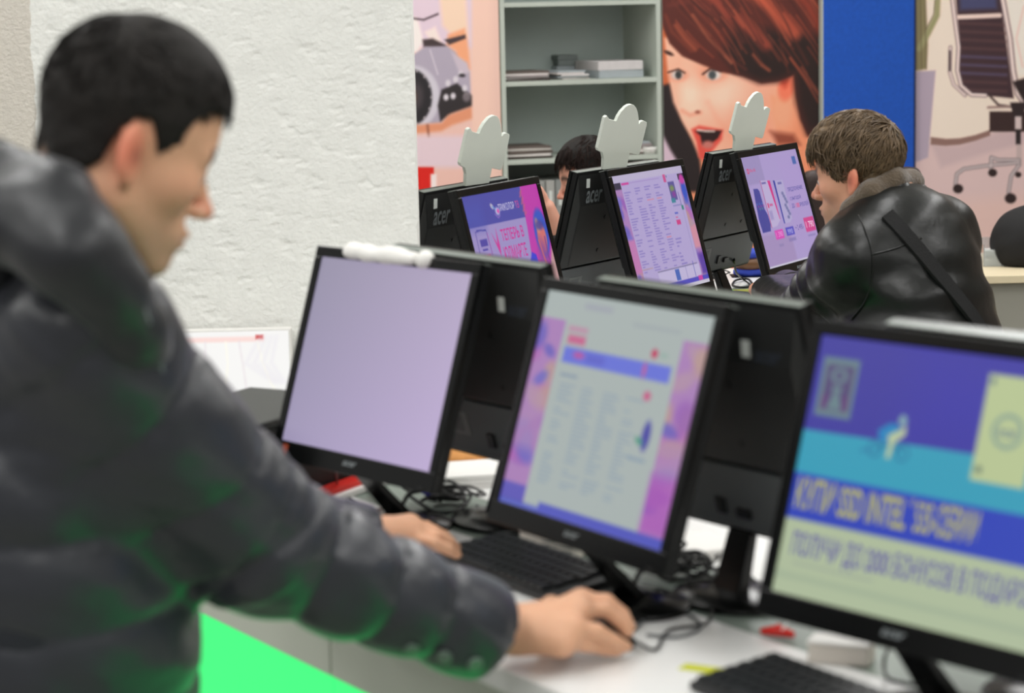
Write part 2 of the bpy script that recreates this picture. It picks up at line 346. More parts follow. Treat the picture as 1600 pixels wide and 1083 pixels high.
def chair_print(p):
    p.c[:] = (241, 215, 200)
    k = np.clip((p.Y - 205) / 170, 0, 1)[:, None]; fl = (p.Y > 206)[:, None]
    p.poly([(1420, 262), (1455, 222), (1500, 220), (1548, 206), (1640, 204), (1640, 480), (1420, 480)], (212, 184, 182), 2)
    p.poly([(1455, 226), (1500, 228), (1560, 206), (1640, 206), (1640, 214), (1540, 240), (1470, 262)], (190, 165, 168), 5, .7)
    p.poly([(1440, 320), (1640, 300), (1640, 480), (1420, 480)], (222, 186, 176), 14, .7)
    p.poly([(1454, 214), (1478, 217), (1500, 216), (1524, 211), (1547, 203), (1547, 212), (1524, 220), (1500, 226), (1478, 228), (1454, 226)], (138, 106, 98), 1.2)
    p.poly([(1424, 112), (1462, 110), (1450, 246), (1424, 256)], (172, 156, 172), 1.5); p.rect(1420, 112, 1436, 250, (150, 136, 152), 5, .6)
    p.poly([(1424, -20), (1446, -20), (1450, 70), (1448, 108), (1424, 112)], (132, 122, 88), 2); p.line([(1465, 0), (1464, 24), (1450, 52), (1436, 76)], 9, (150, 146, 106), 2)
    for x in (1430, 1438, 1445): p.line([(x, -10), (x + 2, 108)], 1.2, (88, 76, 56), 1, .8)
    p.line([(1461, 0), (1459, 22), (1447, 46)], 1.2, (100, 90, 66), 1)
    p.poly([(1572, -20), (1640, -20), (1640, 120), (1592, 118), (1580, 60)], (248, 222, 212), 3); p.line([(1600, 10), (1588, 60), (1598, 104)], 2, (226, 190, 180), 2)
    p.poly([(1492, -20), (1562, -20), (1570, 50), (1578, 108), (1584, 154), (1545, 150), (1512, 147), (1499, 126), (1499, 60)], (62, 42, 48), 1.5)
    for y in range(36, 146, 13): p.line([(1502, y), (1572, y + 3)], 3.2, (96, 88, 122) if y in (88, 101, 114) else (96, 66, 66), 2.2, .75)
    p.poly([(1498, -20), (1556, -20), (1558, 14), (1500, 16)], (70, 76, 118), 4, .8)
    p.line([(1492, 27), (1562, 24)], 7, (236, 206, 196), 1.2)
    for c, wd, so in (((112, 92, 98), 7, 1), ((232, 210, 204), 4, .8)):
        p.line([(1487, -10), (1492, 30), (1498, 74), (1496, 110), (1502, 134), (1518, 148), (1540, 149)], wd, c, so)
        p.line([(1485, 74), (1484, 112), (1490, 132), (1508, 149)], wd * .8, c, so)
        p.line([(1565, -10), (1578, 60), (1583, 110), (1590, 146), (1606, 168)], wd * 1.3, c, so)
    p.line([(1484, 80), (1484, 110)], 3, (60, 46, 50), 1)
    p.poly([(1582, 128), (1620, 116), (1620, 170), (1600, 160)], (40, 28, 30), 2)
    p.line([(1545, 148), (1560, 164), (1588, 168)], 3.5, (62, 46, 46), 1.2); p.line([(1544, 168), (1600, 166)], 4, (150, 124, 118), 1)
    p.rect(1546, 174, 1640, 206, (54, 36, 36), 1.2)
    p.poly([(1578, 160), (1604, 160), (1598, 184), (1584, 184)], (44, 32, 34), 1); p.rect(1586, 182, 1596, 202, (206, 186, 184), 1); p.rect(1587, 202, 1595, 226, (40, 32, 34), 1); p.rect(1588, 226, 1597, 260, (190, 168, 166), 1.4)
    for c, wd in (((120, 108, 112), 6), ((198, 182, 182), 3)):
        p.line([(1592, 254), (1540, 259), (1506, 264), (1495, 272), (1493, 288)], wd, c, 1); p.line([(1592, 250), (1560, 250), (1549, 246), (1548, 262)], wd, c, 1)
        p.line([(1592, 258), (1580, 275), (1576, 300)], wd, c, 1)
    for x, y, r in ((1497, 295, 8), (1551, 270, 7), (1579, 310, 9), (1591, 273, 5)): p.ell(x, y, r, r * .9, (44, 30, 30), .15)
S = dict(a=sw(628), b=sw(783), c=sw(1034), d=sw(1281), e=sw(1427), f=sw(1700))
Z0P, Z1P = .45, 1.75
poster('wall_poster', S['a'] - .05, S['b'] - .004, Z0P, Z1P, camera_print, 'tall poster of hands holding a silver film camera, left of the grey shelves', 150, 300)
poster('wall_poster', S['c'] + .006, S['d'] - .004, Z0P, Z1P, woman, 'tall poster of a laughing woman with red-brown hair, right of the grey shelves', 260, 330)
poster('wall_poster', S['e'] + .004, S['f'], Z0P - .1, Z1P, chair_print, 'pink-toned poster of a dark office chair and a potted cactus, right of the blue panel', 290, 360)
r = thing('partition_panel', 'tall plain blue felt panel between the woman poster and the chair poster', 'panel', onwall(S['d'], 0))
o0 = onwall(S['d'], 0)
MB().obox(onwall(S['d'] + .004, .1, -.03) - o0, WA * (S['e'] - S['d'] - .012), WN * .055, (0, 0, 2.2)).obj('felt_board', m_blue, r, bevel=.004)
MB().obox(onwall(S['d'] - .002, .0, -.032) - o0, WA * .006, WN * .058, (0, 0, 2.32)).obj('edge_trim', m_greyst, r)
MB().obox(onwall(S['e'] - .008, .0, -.032) - o0, WA * .007, WN * .058, (0, 0, 2.32)).obj('edge_trim', mat('dark_edge_trim', (28, 40, 74), .5, var=.03), r)

# ------------------------------------------------------------------ shelf unit
s0, s1 = S['b'] + .002, S['c'] - .002
zsh = [PY(880, 125, onwall((s0 + s1) / 2, 0)[1])[2], PY(830, 249, onwall(s0 + .15, 0)[1])[2]]
unit = thing('shelf_unit', 'tall grey open shelf unit holding paper piles, between the two left posters', 'shelves', onwall(s0, 0))
o0 = onwall(s0, 0); D = .42
def wb(s, z, ds, dd, dz, out=0): return MB().obox(onwall(s, z, out) - o0, WA * ds, -WN * dd, (0, 0, dz))
wb(s0, 0, .018, D, 2.2).obj('side_panel', m_greyst, unit); wb(s1 - .018, 0, .018, D, 2.2).obj('side_panel', m_greyst, unit)
wb(s0 + .018, 0, s1 - s0 - .036, .008, 2.2, -D + .008).obj('back_panel', m_greyback, unit)
SP = zsh[0] - zsh[1]
for z in [zsh[1] - 3 * SP, zsh[1] - 2 * SP - .02, zsh[1] - SP, zsh[1], zsh[0], zsh[0] + SP, zsh[0] + 2 * SP]:
    wb(s0 + .018, z - .018, s1 - s0 - .036, D - .01, .018, -.002).obj('shelf', m_greyst, unit)
cols = [(150, 140, 140), (205, 200, 200), (120, 128, 126), (188, 182, 176), (96, 84, 78), (215, 208, 205), (160, 168, 172), (60, 46, 40)]
def pile(name, label, cat, sA, wdt, z, n, t, rot0=0, cidx=None, dep=.22, out=-.03, jit=.012):
    root = thing(name, label, cat, onwall(sA, z, out))
    zz = .0005; o = np.array([0, 0, 0.])
    for k in range(n):
        a = R(rot0 + random.uniform(-4, 4)); ax = WA * math.cos(a) + -WN * math.sin(a); ay = -WN * math.cos(a) - WA * math.sin(a)
        tt = t * random.uniform(.75, 1.3); j = random.uniform(0, jit)
        c = cols[cidx[k % len(cidx)]] if cidx else random.choice(cols)
        mm = mat('paper_%d_%d_%d' % c, c, .6, var=.05, vscale=30)
        MB().obox(WA * j - WN * random.uniform(0, .01) + [0, 0, zz], ax * (wdt - jit), ay * dep, (0, 0, tt)).obj('magazine' if 'magaz' in name else 'sheaf', mm, root, bevel=.0015, seg=1)
        zz += tt + .0004
pile('magazine_pile', 'flat pile of magazines with dark spines at the left end of the upper shelf', 'magazines', sw(790) + .004, .195, zsh[0], 5, .007, cidx=[7, 1, 0, 5, 4])
pile('paper_pile', 'loose low pile of bluish papers in the middle of the upper shelf', 'papers', sw(874), .15, zsh[0], 5, .0075, 5, cidx=[3, 6, 1, 5, 6], jit=.03)
pile('binder_pile', 'two thick grey binders stacked skewed at the right end of the upper shelf', 'binders', sw(938), .205, zsh[0], 2, .034, 4, cidx=[6, 1], dep=.28)
pile('binder_pile', 'dark grey folders fanned out behind the two thick binders on the upper shelf', 'binders', sw(908), .10, zsh[0], 4, .022, 0, cidx=[2, 6, 2, 2], dep=.08, out=-.325)
pile('paper_pile', 'pile of white and dark papers at the left end of the lower shelf', 'papers', sw(790) + .006, .2, zsh[1], 5, .009, cidx=[7, 5, 4, 3, 4])
pile('paper_pile', 'pale paper pile at the right end of the lower shelf behind the middle cutout sign', 'papers', sw(980), .115, zsh[1], 5, .0095, cidx=[4, 5, 3, 0, 6])
r = MB().lathe([(.004, 0), (.026, .0), (.03, .02), (.031, .028), (.026, .028), (.022, .004)], 20).obj('bowl', m_paper, label='small white dish at the right end of the lower shelf', cat='dish', smooth=True, loc=tuple(onwall(sw(1019), zsh[1] + .001, -.035)))
# upright grey folders on the shelf below
nf = 15; z3 = zsh[1] - SP
for k in range(nf):
    s = s0 + .024 + k * .0405; h = .222 + random.uniform(-.004, .004)
    rr = thing('file_folder', 'upright grey file folder in the row on the third shelf, below the paper piles', 'folder', onwall(s, z3, -.03), group='grey files on the third shelf')
    MB().obox((0, 0, .0005), WA * .036, -WN * .27, (0, 0, h)).obj('cover', mat('grey_file_%d' % (k % 3), [(150, 152, 148), (168, 168, 164), (138, 142, 140)][k % 3], .6, var=.04), rr, bevel=.002, seg=1)
    MB().obox(WA * .012 + WN * .0006 + np.array([0, 0, .12]), WA * .012, -WN * .001, (0, 0, .06)).obj('spine_label', m_sticker, rr)

# ------------------------------------------------------------------ tables
D1 = np.array([.544, -.839, 0]); D1 /= np.linalg.norm(D1); N1 = np.array([D1[1], -D1[0], 0])      # N1 points to the users (left/near)
if N1[0] > 0: N1 = -N1
E1 = PZ(785, 1045, TZ)
D2 = np.array([.557, .83, 0]); D2 /= np.linalg.norm(D2); N2 = np.array([D2[1], -D2[0], 0])
def table(name, label, E, D, N, t0, t1, glow):
    root = thing(name, label, 'table', E + D * t0 - np.array([0, 0, TZ])); o = E + D * t0 - np.array([0, 0, TZ]); L = t1 - t0
    def b(d0, d1, z0, z1, a=0, l=None):
        return MB().obox(D * a - N * d0 + np.array([0, 0, z0]), D * (l or L), -N * (d1 - d0), (0, 0, z1 - z0))
    b(0, .34, TZ - .03, TZ).obj('tabletop', m_white, root, bevel=.002); b(.50, .84, TZ - .03, TZ).obj('tabletop', m_white, root, bevel=.002)
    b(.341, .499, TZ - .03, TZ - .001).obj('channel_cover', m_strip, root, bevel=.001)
    n = max(1, int(round(L / .6))); st = L / n
    for i in range(n):
        b(.012, .03, TZ - .125, TZ - .03, i * st + .002, st - .004).obj('apron_panel', m_apron, root, bevel=.001, seg=1)
        b(.81, .828, TZ - .125, TZ - .03, i * st + .002, st - .004).obj('apron_panel', m_apron, root, bevel=.001, seg=1)
        if glow: b(.016, .03, .1, TZ - .128, i * st + .001, st - .002).obj('glowing_panel', m_green, root, bevel=.001, seg=1)
        else: b(.016, .03, .1, TZ - .128, i * st + .001, st - .002).obj('front_panel', m_apron, root, bevel=.001, seg=1)
    b(.03, .81, .02, TZ - .03, .004, .02).obj('end_panel', m_apron, root); b(.03, .81, .02, TZ - .03, L - .024, .02).obj('end_panel', m_apron, root)
    b(.05, .79, 0, .1, .03, L - .06).obj('plinth', m_blackm, root)
    return root
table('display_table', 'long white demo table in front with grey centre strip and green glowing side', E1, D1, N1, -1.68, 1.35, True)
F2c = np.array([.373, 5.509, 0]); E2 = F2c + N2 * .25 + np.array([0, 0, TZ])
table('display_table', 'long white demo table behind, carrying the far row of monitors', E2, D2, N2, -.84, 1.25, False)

# ------------------------------------------------------------------ monitors
AW, AH = .376, .301
def screen_mesh(u0, painter, nx, ny, place):
    P0 = place(-AW / 2, AH / 2, -.0012); ax = place(AW / 2, AH / 2, -.0012) - P0; ay = place(-AW / 2, -AH / 2, -.0012) - P0
    def pt(P, u, v):
        p = Paint(u * 1000, v * 800, (170, 160, 185)); painter(p); return p.c
    me = gridmesh('screen', P0, ax, ay, nx, ny, painter=pt); me.flip_normals(); return me
def emat(c): return mat('screen_ink_%d_%d_%d' % tuple(c), c, .4, emit=.93)
def monitor(cx, cy, cz, yaw, tilt, label, group=None, painter=None, texts=(), res=(180, 150), logo=.26, sticker=None, backlogo=None, lmat=None, backtext='acer', detail_back=True, by=.035):
    t = R(tilt); root = thing('monitor', label, 'monitor', (cx, cy, TZ), yaw)
    hz = cz - TZ; up = np.array([0, math.sin(t), math.cos(t)]); bk = np.array([0, math.cos(t), -math.sin(t)]); rt = np.array([1., 0, 0]); c0 = np.array([0, 0, hz])
    pl = lambda u, v, d: c0 + rt * u + up * v + bk * d
    def bx(u0, u1, v0, v1, d0, d1, mb=None): return (mb or MB()).obox(pl(u0, v0, d0), rt * (u1 - u0), bk * (d1 - d0), up * (v1 - v0))
    W, T, B = .205, .168, -.182
    # front bezel: four bars
    mb = MB(); bx(-W, W, AH / 2, T, -.004, .005, mb); bx(-W, W, B, -AH / 2, -.004, .005, mb); bx(-W, -AW / 2, -AH / 2, AH / 2, -.004, .005, mb); bx(AW / 2, W, -AH / 2, AH / 2, -.004, .005, mb)
    mb.obj('bezel', m_black, root, bevel=.0018, seg=2)
    bx(-AW / 2, AW / 2, -AH / 2, AH / 2, 0, .005).obj('display_panel', m_glass, root)
    if painter: sc = link('screen', screen_mesh(0, painter, res[0], res[1], pl), m_screen, root)
    else: sc = None
    for (s, u0, v0, wd, ht, col, bold) in texts:   # fractions of the screen, from its top left corner
        me = textmesh(s, pl(-AW / 2 + u0 * AW, AH / 2 - v0 * AH, -.0018), rt, up, wd * AW, ht * AH, bold)
        link('lettering', me, emat(col), sc)
    link('logo', textmesh('acer', pl(-.017, -AH / 2 - .011, -.0045), rt, up, .034, .0075, .02), m_logo, root)
    bx(W - .035, W - .02, B + .004, B + .008, -.0048, -.004).obj('power_button', m_blackm, root)
    # rear housing: upper flat back with chamfer, lower recessed section
    def frust(u0, u1, v0, v1, d0, d1, iu, iv0, iv1):
        return MB().hexa([pl(u0, v0, d0), pl(u1, v0, d0), pl(u1 - iu, v0 + iv0, d1), pl(u0 + iu, v0 + iv0, d1), pl(u0, v1, d0), pl(u1, v1, d0), pl(u1 - iu, v1 - iv1, d1), pl(u0 + iu, v1 - iv1, d1)])
    bx(-W + .002, W - .002, B + .002, T - .001, .0052, .019).obj('rear_rim', m_blackm, root, bevel=.0015); bx(-W + .001, W - .001, T - .0005, T + .0008, .0045, .0185).obj('top_sheen_strip', m_topsheen, root, bevel=.0004, seg=1)  # thin pale strip on top stands in for the ceiling reflection
    frust(-W + .008, W - .008, -.075, T - .006, .019, .034, .016, .008, .075).obj('rear_cover', m_back, root, bevel=.003)
    lo = frust(-W + .008, W - .008, B + .006, -.076, .019, .026, .008, .006, .0).obj('lower_rear_cover', m_backlo, root, bevel=.002)
    if detail_back:
        for u, v in ((.05, -.035), (-.05, -.035), (.05, .05), (-.05, .05)):
            a = [pl(u + .0045 * math.cos(q), v + .0045 * math.sin(q), .0343) for q in np.linspace(0, 2 * math.pi, 11)[:-1]]
            MB().add(a + [q + bk * .0012 for q in a], [tuple(range(10)), tuple(range(10, 20))] + [(i, (i + 1) % 10, (i + 1) % 10 + 10, i + 10) for i in range(10)]).obj('mount_hole', m_cable, root)
        bx(.085, .145, -.140, -.100, .0262, .0268).obj('rating_label', m_label, root)
        bx(.10, .135, -.134, -.106, .0269, .0272).obj('label_print', m_backlo, root)
        mb = MB(); bx(.02, .036, -.15, -.128, .026, .031, mb); bx(-.03, -.005, -.15, -.138, .026, .032, mb); mb.obj('port', m_cable, root)
    ds = lambda v: .034 if v < T - .081 else .034 - .015 * (v - (T - .081)) / .075
    svec = up * .98 - bk * .196
    def slab(u, v, wd, ht):
        o = pl(u - wd / 2, v - ht / 2, ds(v - ht / 2) + .0004); return MB().obox(o, rt * wd, svec * ht, (bk * .98 + up * .196) * .0005)
    if sticker: slab(sticker[0], sticker[1], .016, .022).obj('sticker', m_sticker, root)
    if backlogo:
        u, v, wd, ht = backlogo
        link('logo', textmesh(backtext, pl(u, v, ds(v) + .0008), -rt, svec, wd, ht, .015), lmat or m_logo, root)
    # stand
    MB().hexa([(-.026, by, .01), (.026, by, .01), (.026, by + .022, .01), (-.026, by + .022, .01)] + [tuple(pl(a, B + .01, d)) for a, d in ((-.022, .012), (.022, .012), (.022, .03), (-.022, .03))]).obj('stand_neck', m_black, root, bevel=.003)
    MB().lathe([(.02, .0), (.096, .0), (.099, .003), (.095, .007), (.05, .012), (.028, .016)], 40, (0, by, .0008), 1.0, .80).obj('stand_base', m_black, root, smooth=True)
    return root, pl
# --- pictures on the screens (u 0..1000, v 0..800)
def scr_blank(p):
    p.c[:] = np.array((152, 146, 170)) + np.clip(p.X / 1000, 0, 1)[:, None] * np.array((30, 22, 28)) + np.clip(p.Y / 800, 0, 1)[:, None] * np.array((10, 6, 16))
def side_art(p, x0, x1, seed):
    r = np.random.default_rng(seed)
    p.rect(x0, 90, x1, 780, (186, 128, 178), 4)
    for k in range(16):
        c = [(80, 88, 190), (196, 90, 170), (200, 160, 150), (96, 100, 200), (150, 70, 170), (210, 170, 110), (70, 70, 180)][r.integers(7)]
        y = r.uniform(100, 760); x = r.uniform(x0, x1); p.ell(x, y, r.uniform(.2, .5) * (x1 - x0), r.uniform(20, 55), c, .35, .8, r.uniform(-30, 30))
    p.rect(x0, 440, x1, 590, (190, 140, 170), 25, .7); p.rect(x0, -10, x1, 810, (140, 120, 190), 1, .38)
    # mask everything outside the band is repainted by the caller
def text_cols(p, xs, y0, y1, st, wd, col, seed, redp=.06):
    r = np.random.default_rng(seed)
    for x in xs:
        y = y0
        while y < y1:
            w2 = wd * r.uniform(.3, 1.0)
            if r.random() < .93: p.rect(x, y, x + w2, y + st * .38, col if r.random() > redp else (214, 120, 140), st * .16, .85)
            y += st * (2.0 if r.random() < .07 else 1)
def scr_near(p):
    p.c[:] = (168, 178, 176)
    q = Paint(p.X, p.Y, (0, 0, 0)); side_art(q, -10, 160, 2); m1 = (p.X < 152) & (p.Y > 100); p.c[m1] = q.c[m1]
    q = Paint(p.X, p.Y, (0, 0, 0)); side_art(q, 850, 1010, 5); m1 = (p.X > 856) & (p.Y > 92); p.c[m1] = q.c[m1]
    p.rect(-10, 720, 150, 800, (70, 72, 180), 6, .8); p.rect(856, 560, 1000, 760, (170, 80, 180), 20, .7)
    p.rect(250, 28, 420, 46, (150, 150, 170), 8, .6); p.rect(560, 66, 830, 76, (150, 158, 166), 6, .7); p.rect(182, 118, 300, 132, (208, 90, 150), 8, .6)
    p.rect(190, 148, 300, 178, (204, 74, 130), 8, .8); p.ell(716, 158, 18, 16, (190, 44, 90), .3); p.rect(750, 152, 790, 164, (140, 170, 160), 6)
    p.rect(182, 192, 828, 250, (100, 112, 214), 5); p.ell(280, 216, 34, 12, (180, 80, 160), .5); p.ell(680, 220, 10, 26, (190, 90, 150), .5); p.rect(330, 205, 440, 235, (84, 84, 190), 10, .6)
    p.rect(196, 290, 300, 298, (110, 130, 160), 5, .8)
    text_cols(p, (205, 345, 480, 620), 325, 700, 15, 105, (136, 154, 172), 4, 0)
    p.ell(730, 306, 20, 16, (196, 84, 130), .4); p.ell(775, 440, 24, 52, (70, 70, 160), .25); p.ell(742, 462, 24, 12, (80, 150, 130), .4, rot=20); p.rect(700, 520, 800, 530, (130, 150, 170), 5)
    p.rect(-10, 782, 1010, 810, (86, 96, 190), 6); p.rect(250, 762, 1010, 810, (78, 84, 186), 4)
def scr_promo(p):
    p.c[:] = (62, 58, 158); p.rect(400, -10, 1010, 290, (60, 56, 172), 120, .6)
    p.poly([(-10, 296), (1010, 278), (1010, 445), (-10, 430)], (52, 158, 186), 3)
    p.rect(-10, 430, 1010, 572, (44, 66, 184), 3); p.rect(-10, 570, 1010, 810, (176, 190, 158), 3); p.rect(-10, 735, 1010, 752, (160, 176, 150), 8, .8); p.rect(60, 700, 380, 704, (150, 160, 150), 4)
    # left badge
    p.rect(28, 64, 172, 246, (104, 130, 138), 5); p.rect(46, 86, 156, 226, (84, 72, 118), 4); p.ell(100, 118, 34, 24, (104, 130, 138), .2); p.ell(100, 118, 16, 12, (84, 72, 118), .3); p.rect(82, 150, 118, 170, (104, 130, 138), 3); p.poly([(70, 222), (132, 222), (112, 172), (90, 172)], (104, 130, 138), 3); p.rect(50, 180, 66, 222, (104, 60, 120), 3); p.rect(134, 180, 150, 222, (104, 60, 120), 3)
    # cyclist
    for x in (290, 395):
        p.ell(x, 318, 28, 26, (38, 120, 160), .12); p.ell(x, 318, 21, 19, (52, 158, 186), .12)
    p.line([(290, 318), (330, 300), (372, 300), (395, 318)], 6, (30, 100, 150), 2); p.line([(240, 330), (275, 322)], 8, (38, 110, 160), 4, .7)
    p.poly([(290, 262), (330, 236), (366, 236), (372, 262), (336, 288), (300, 290)], (30, 132, 190), 4); p.ell(376, 222, 15, 17, (132, 168, 176), .25)
    p.poly([(330, 272), (372, 250), (392, 232), (396, 262), (360, 292), (352, 340), (336, 340), (340, 300)], (186, 200, 160), 4)
    # yellow box
    p.rect(655, 48, 845, 358, (186, 200, 150), 4); p.rect(665, 60, 680, 78, (100, 120, 130), 4); p.rect(668, 316, 690, 334, (100, 120, 110), 4); p.ell(754, 206, 54, 50, (122, 150, 146), .1); p.ell(754, 206, 44, 40, (186, 200, 150), .12)
def scr_tri(p):
    p.c[:] = (156, 142, 196)
    p.rect(-10, -10, 770, 186, (74, 74, 162), 3); p.rect(-10, 60, 200, 190, (74, 84, 176), 60, .6)
    p.poly([(775, -10), (1010, -10), (1010, 810), (640, 810), (700, 470), (740, 250)], (188, 56, 168), 3)
    for k in range(7): p.ell(766 - (k % 2) * 12, 30 + k * 22, 22, 9, (190, 90, 130), .4, .8, -30)
    p.ell(352, 84, 22, 14, (190, 180, 200), .3, rot=40); p.line([(352, 84), (388, 104), (420, 118)], 8, (90, 150, 215), 3); p.ell(408, 118, 28, 24, (180, 176, 220), .3); p.ell(416, 118, 15, 13, (214, 80, 170), .3); p.line([(366, 132), (400, 158), (428, 146)], 6, (150, 110, 200), 3)
    # phone outline
    p.line([(70, 214), (66, 330), (70, 480), (140, 486), (210, 480), (214, 330), (206, 214), (140, 208), (70, 214)], 7, (84, 70, 160), 2.5); p.line([(90, 206), (200, 212)], 9, (70, 70, 160), 2); p.line([(214, 232), (218, 470)], 5, (190, 84, 170), 2)
    p.rect(100, 262, 190, 304, (78, 68, 160), 3); p.rect(110, 318, 176, 330, (78, 68, 160), 3); p.rect(96, 352, 196, 430, (190, 76, 150), 4)
    p.poly([(262, 236), (308, 306), (330, 214), (334, 330), (322, 384)], (200, 54, 150), 3)
    # hooded face
    p.poly([(700, 800), (690, 560), (660, 470), (720, 400), (770, 420), (800, 620), (830, 810)], (58, 62, 205), 6)
    p.ell(912, 300, 92, 150, (54, 84, 190), .12, 1, 8); p.ell(905, 330, 58, 96, (206, 110, 110), .15, 1, 8); p.ell(880, 250, 26, 40, (214, 150, 120), .4)
    p.ell(905, 250, 60, 30, (60, 60, 150), .4, .8); p.ell(870, 430, 60, 90, (130, 70, 150), .5, .8); p.line([(850, 340), (870, 450), (900, 560)], 16, (196, 100, 110), 6); p.line([(940, 330), (930, 450), (960, 520)], 14, (120, 60, 140), 6)
    p.poly([(900, 560), (1010, 380), (1010, 810), (860, 810)], (190, 150, 150), 10); p.ell(820, 590, 50, 90, (60, 70, 190), .4)
def scr_site(p):
    p.c[:] = (176, 162, 208)
    q = Paint(p.X, p.Y, (0, 0, 0)); side_art(q, -10, 110, 12); m1 = (p.X < 100) & (p.Y > 48); p.c[m1] = q.c[m1]
    q = Paint(p.X, p.Y, (0, 0, 0)); side_art(q, 900, 1010, 15); m1 = (p.X > 912) & (p.Y > 52); p.c[m1] = q.c[m1]
    p.rect(0, 420, 98, 640, (190, 120, 176), 10); p.rect(-10, -10, 1010, 44, (186, 176, 206), 4)
    p.ell(960, 170, 36, 70, (50, 80, 190), .3); p.ell(960, 90, 34, 34, (190, 60, 160), .3); p.poly([(912, 420), (1000, 400), (1000, 560), (912, 560)], (206, 140, 160), 10); p.rect(930, 600, 1000, 740, (90, 60, 160), 14)
    p.rect(108, 52, 210, 66, (200, 60, 150), 3); p.rect(215, 56, 640, 60, (140, 110, 180), 2, .6)
    p.rect(700, 40, 736, 92, (196, 80, 140), 3); p.rect(744, 48, 756, 62, (90, 110, 140), 3); p.rect(748, 94, 838, 220, (92, 84, 150), 4); p.ell(790, 140, 30, 20, (120, 140, 90), .5); p.ell(800, 180, 24, 20, (130, 60, 150), .5); p.rect(742, 206, 800, 236, (60, 130, 150), 3)
    p.rect(745, 252, 860, 260, (120, 120, 180), 3, .8); p.rect(742, 300, 790, 312, (90, 100, 190), 3); p.rect(742, 330, 775, 338, (200, 100, 150), 3); p.rect(738, 352, 796, 384, (202, 60, 130), 4)
    p.line([(862, 170), (868, 270)], 5, (60, 60, 140), 2); p.rect(862, 262, 890, 292, (50, 130, 120), 3)
    text_cols(p, (118, 268, 405, 545), 96, 640, 17.5, 105, (124, 110, 184), 8)
    text_cols(p, (660,), 470, 700, 24, 90, (124, 110, 184), 9)
    p.line([(868, 180), (872, 660)], 2, (120, 110, 170), 1.5); p.rect(300, 655, 880, 662, (120, 116, 150), 3); p.rect(300, 664, 900, 745, (190, 180, 216), 3)
    p.rect(540, 668, 600, 742, (70, 100, 180), 4); p.line([(700, 665), (700, 742)], 4, (110, 100, 170), 2); p.line([(820, 640), (820, 742)], 6, (60, 60, 170), 2); p.rect(100, 620, 250, 626, (180, 150, 160), 3)
    p.rect(-10, 748, 1010, 778, (76, 72, 184), 3); p.rect(850, 744, 912, 776, (196, 60, 160), 4); p.rect(-10, 778, 1010, 810, (200, 196, 212), 3)
def scr_office(p):
    p.c[:] = (170, 152, 204); p.rect(-10, -10, 320, 200, (152, 138, 186), 10, .8); p.rect(-10, 560, 520, 800, (160, 138, 184), 20, .8); p.rect(620, 60, 1010, 700, (172, 150, 206), 60, .6)
    p.poly([(80, 230), (150, 232), (175, 250), (180, 380), (212, 430), (214, 500), (190, 545), (50, 545), (40, 450), (60, 330)], (66, 66, 150), 4)
    for k in range(8): p.ell(80 + 14 * k, 340 + 18 * (k % 3), 12, 8, [(70, 110, 190), (150, 70, 160), (80, 140, 150)][k % 3], .5, .7)
    p.poly([(228, 180), (398, 190), (404, 480), (320, 520), (218, 524)], (186, 172, 212), 3); p.poly([(228, 180), (236, 180), (228, 524), (218, 524)], (176, 66, 130), 2); p.poly([(352, 190), (398, 192), (404, 474), (396, 480)], (206, 46, 130), 3)
    p.rect(244, 196, 320, 208, (100, 90, 160), 4); p.rect(250, 348, 272, 382, (206, 60, 120), 4); p.rect(284, 356, 340, 372, (200, 90, 150), 4); p.rect(244, 404, 300, 470, (150, 136, 190), 8, .7)
    p.poly([(452, 198), (622, 206), (616, 490), (560, 516), (458, 514)], (176, 166, 208), 3); p.poly([(450, 196), (480, 200), (470, 514), (452, 514)], (50, 56, 156), 2); p.rect(520, 216, 590, 232, (110, 104, 170), 4)
    for k in range(9): p.ell(560 + 12 * (k % 4), 300 + 22 * k, 20, 12, (96, 100, 150), .5, .8)
    p.rect(248, 548, 396, 614, (212, 70, 178), 4); p.rect(448, 546, 594, 606, (84, 76, 186), 4); p.rect(808, 508, 992, 614, (206, 66, 140), 4)
    p.rect(628, 560, 650, 566, (90, 80, 150), 3); p.rect(270, 650, 350, 668, (140, 126, 176), 6, .8); p.rect(460, 626, 590, 650, (130, 118, 176), 6, .8); p.rect(820, 636, 960, 648, (130, 118, 176), 6, .8)
    p.rect(884, 50, 950, 108, (70, 100, 170), 4); p.rect(56, 84, 84, 118, (214, 50, 100), 4); p.rect(64, 92, 76, 110, (170, 152, 204), 3)
    p.rect(-10, 788, 1010, 810, (200, 196, 216), 2); 
TILT1 = dict(M1=(-.213, 3.442, -.534, -49.2, 17.8), M2=(.118, 2.933, -.534, -57.3, 17.6), M3=(.448, 2.414, -.528, -50.3, 16.7))
def mk(v): return v[0], v[1], CAMZ + v[2], R(v[3]), v[4]
monitor(*mk(TILT1['M1']), 'black monitor with a plain lavender screen and white tissue on its top edge', painter=scr_blank, res=(20, 16))
monitor(*mk(TILT1['M2']), 'black monitor in the front row showing a greenish web page, behind the right hand', painter=scr_near)
gold = (178, 176, 92); vio = (92, 82, 158)
monitor(*mk(TILT1['M3']), 'large nearest monitor at the right edge showing a violet, teal and yellow advert', painter=scr_promo, res=(220, 180),
        texts=[('КУПИ SSD INTEL', .022, .552, .435, .122, gold, .02), ('®', .462, .552, .02, .03, gold, 0), ('535-СЕРИИ', .49, .552, .228, .12, gold, .02),
               ('ПОЛУЧИ ДО 2000 БОНУСОВ В ПОДАРОК', .045, .757, .915, .11, vio, .02), ('intel', .722, .24, .064, .04, (92, 116, 140), .01)])
FR = dict(F1=(.012, 5.014, -.55, 63.6, 14.1), F2=(.373, 5.509, -.55, 59.5, 15.1), F3=(.737, 6.062, -.55, 60.3, 15.7))
mag = (196, 48, 148)
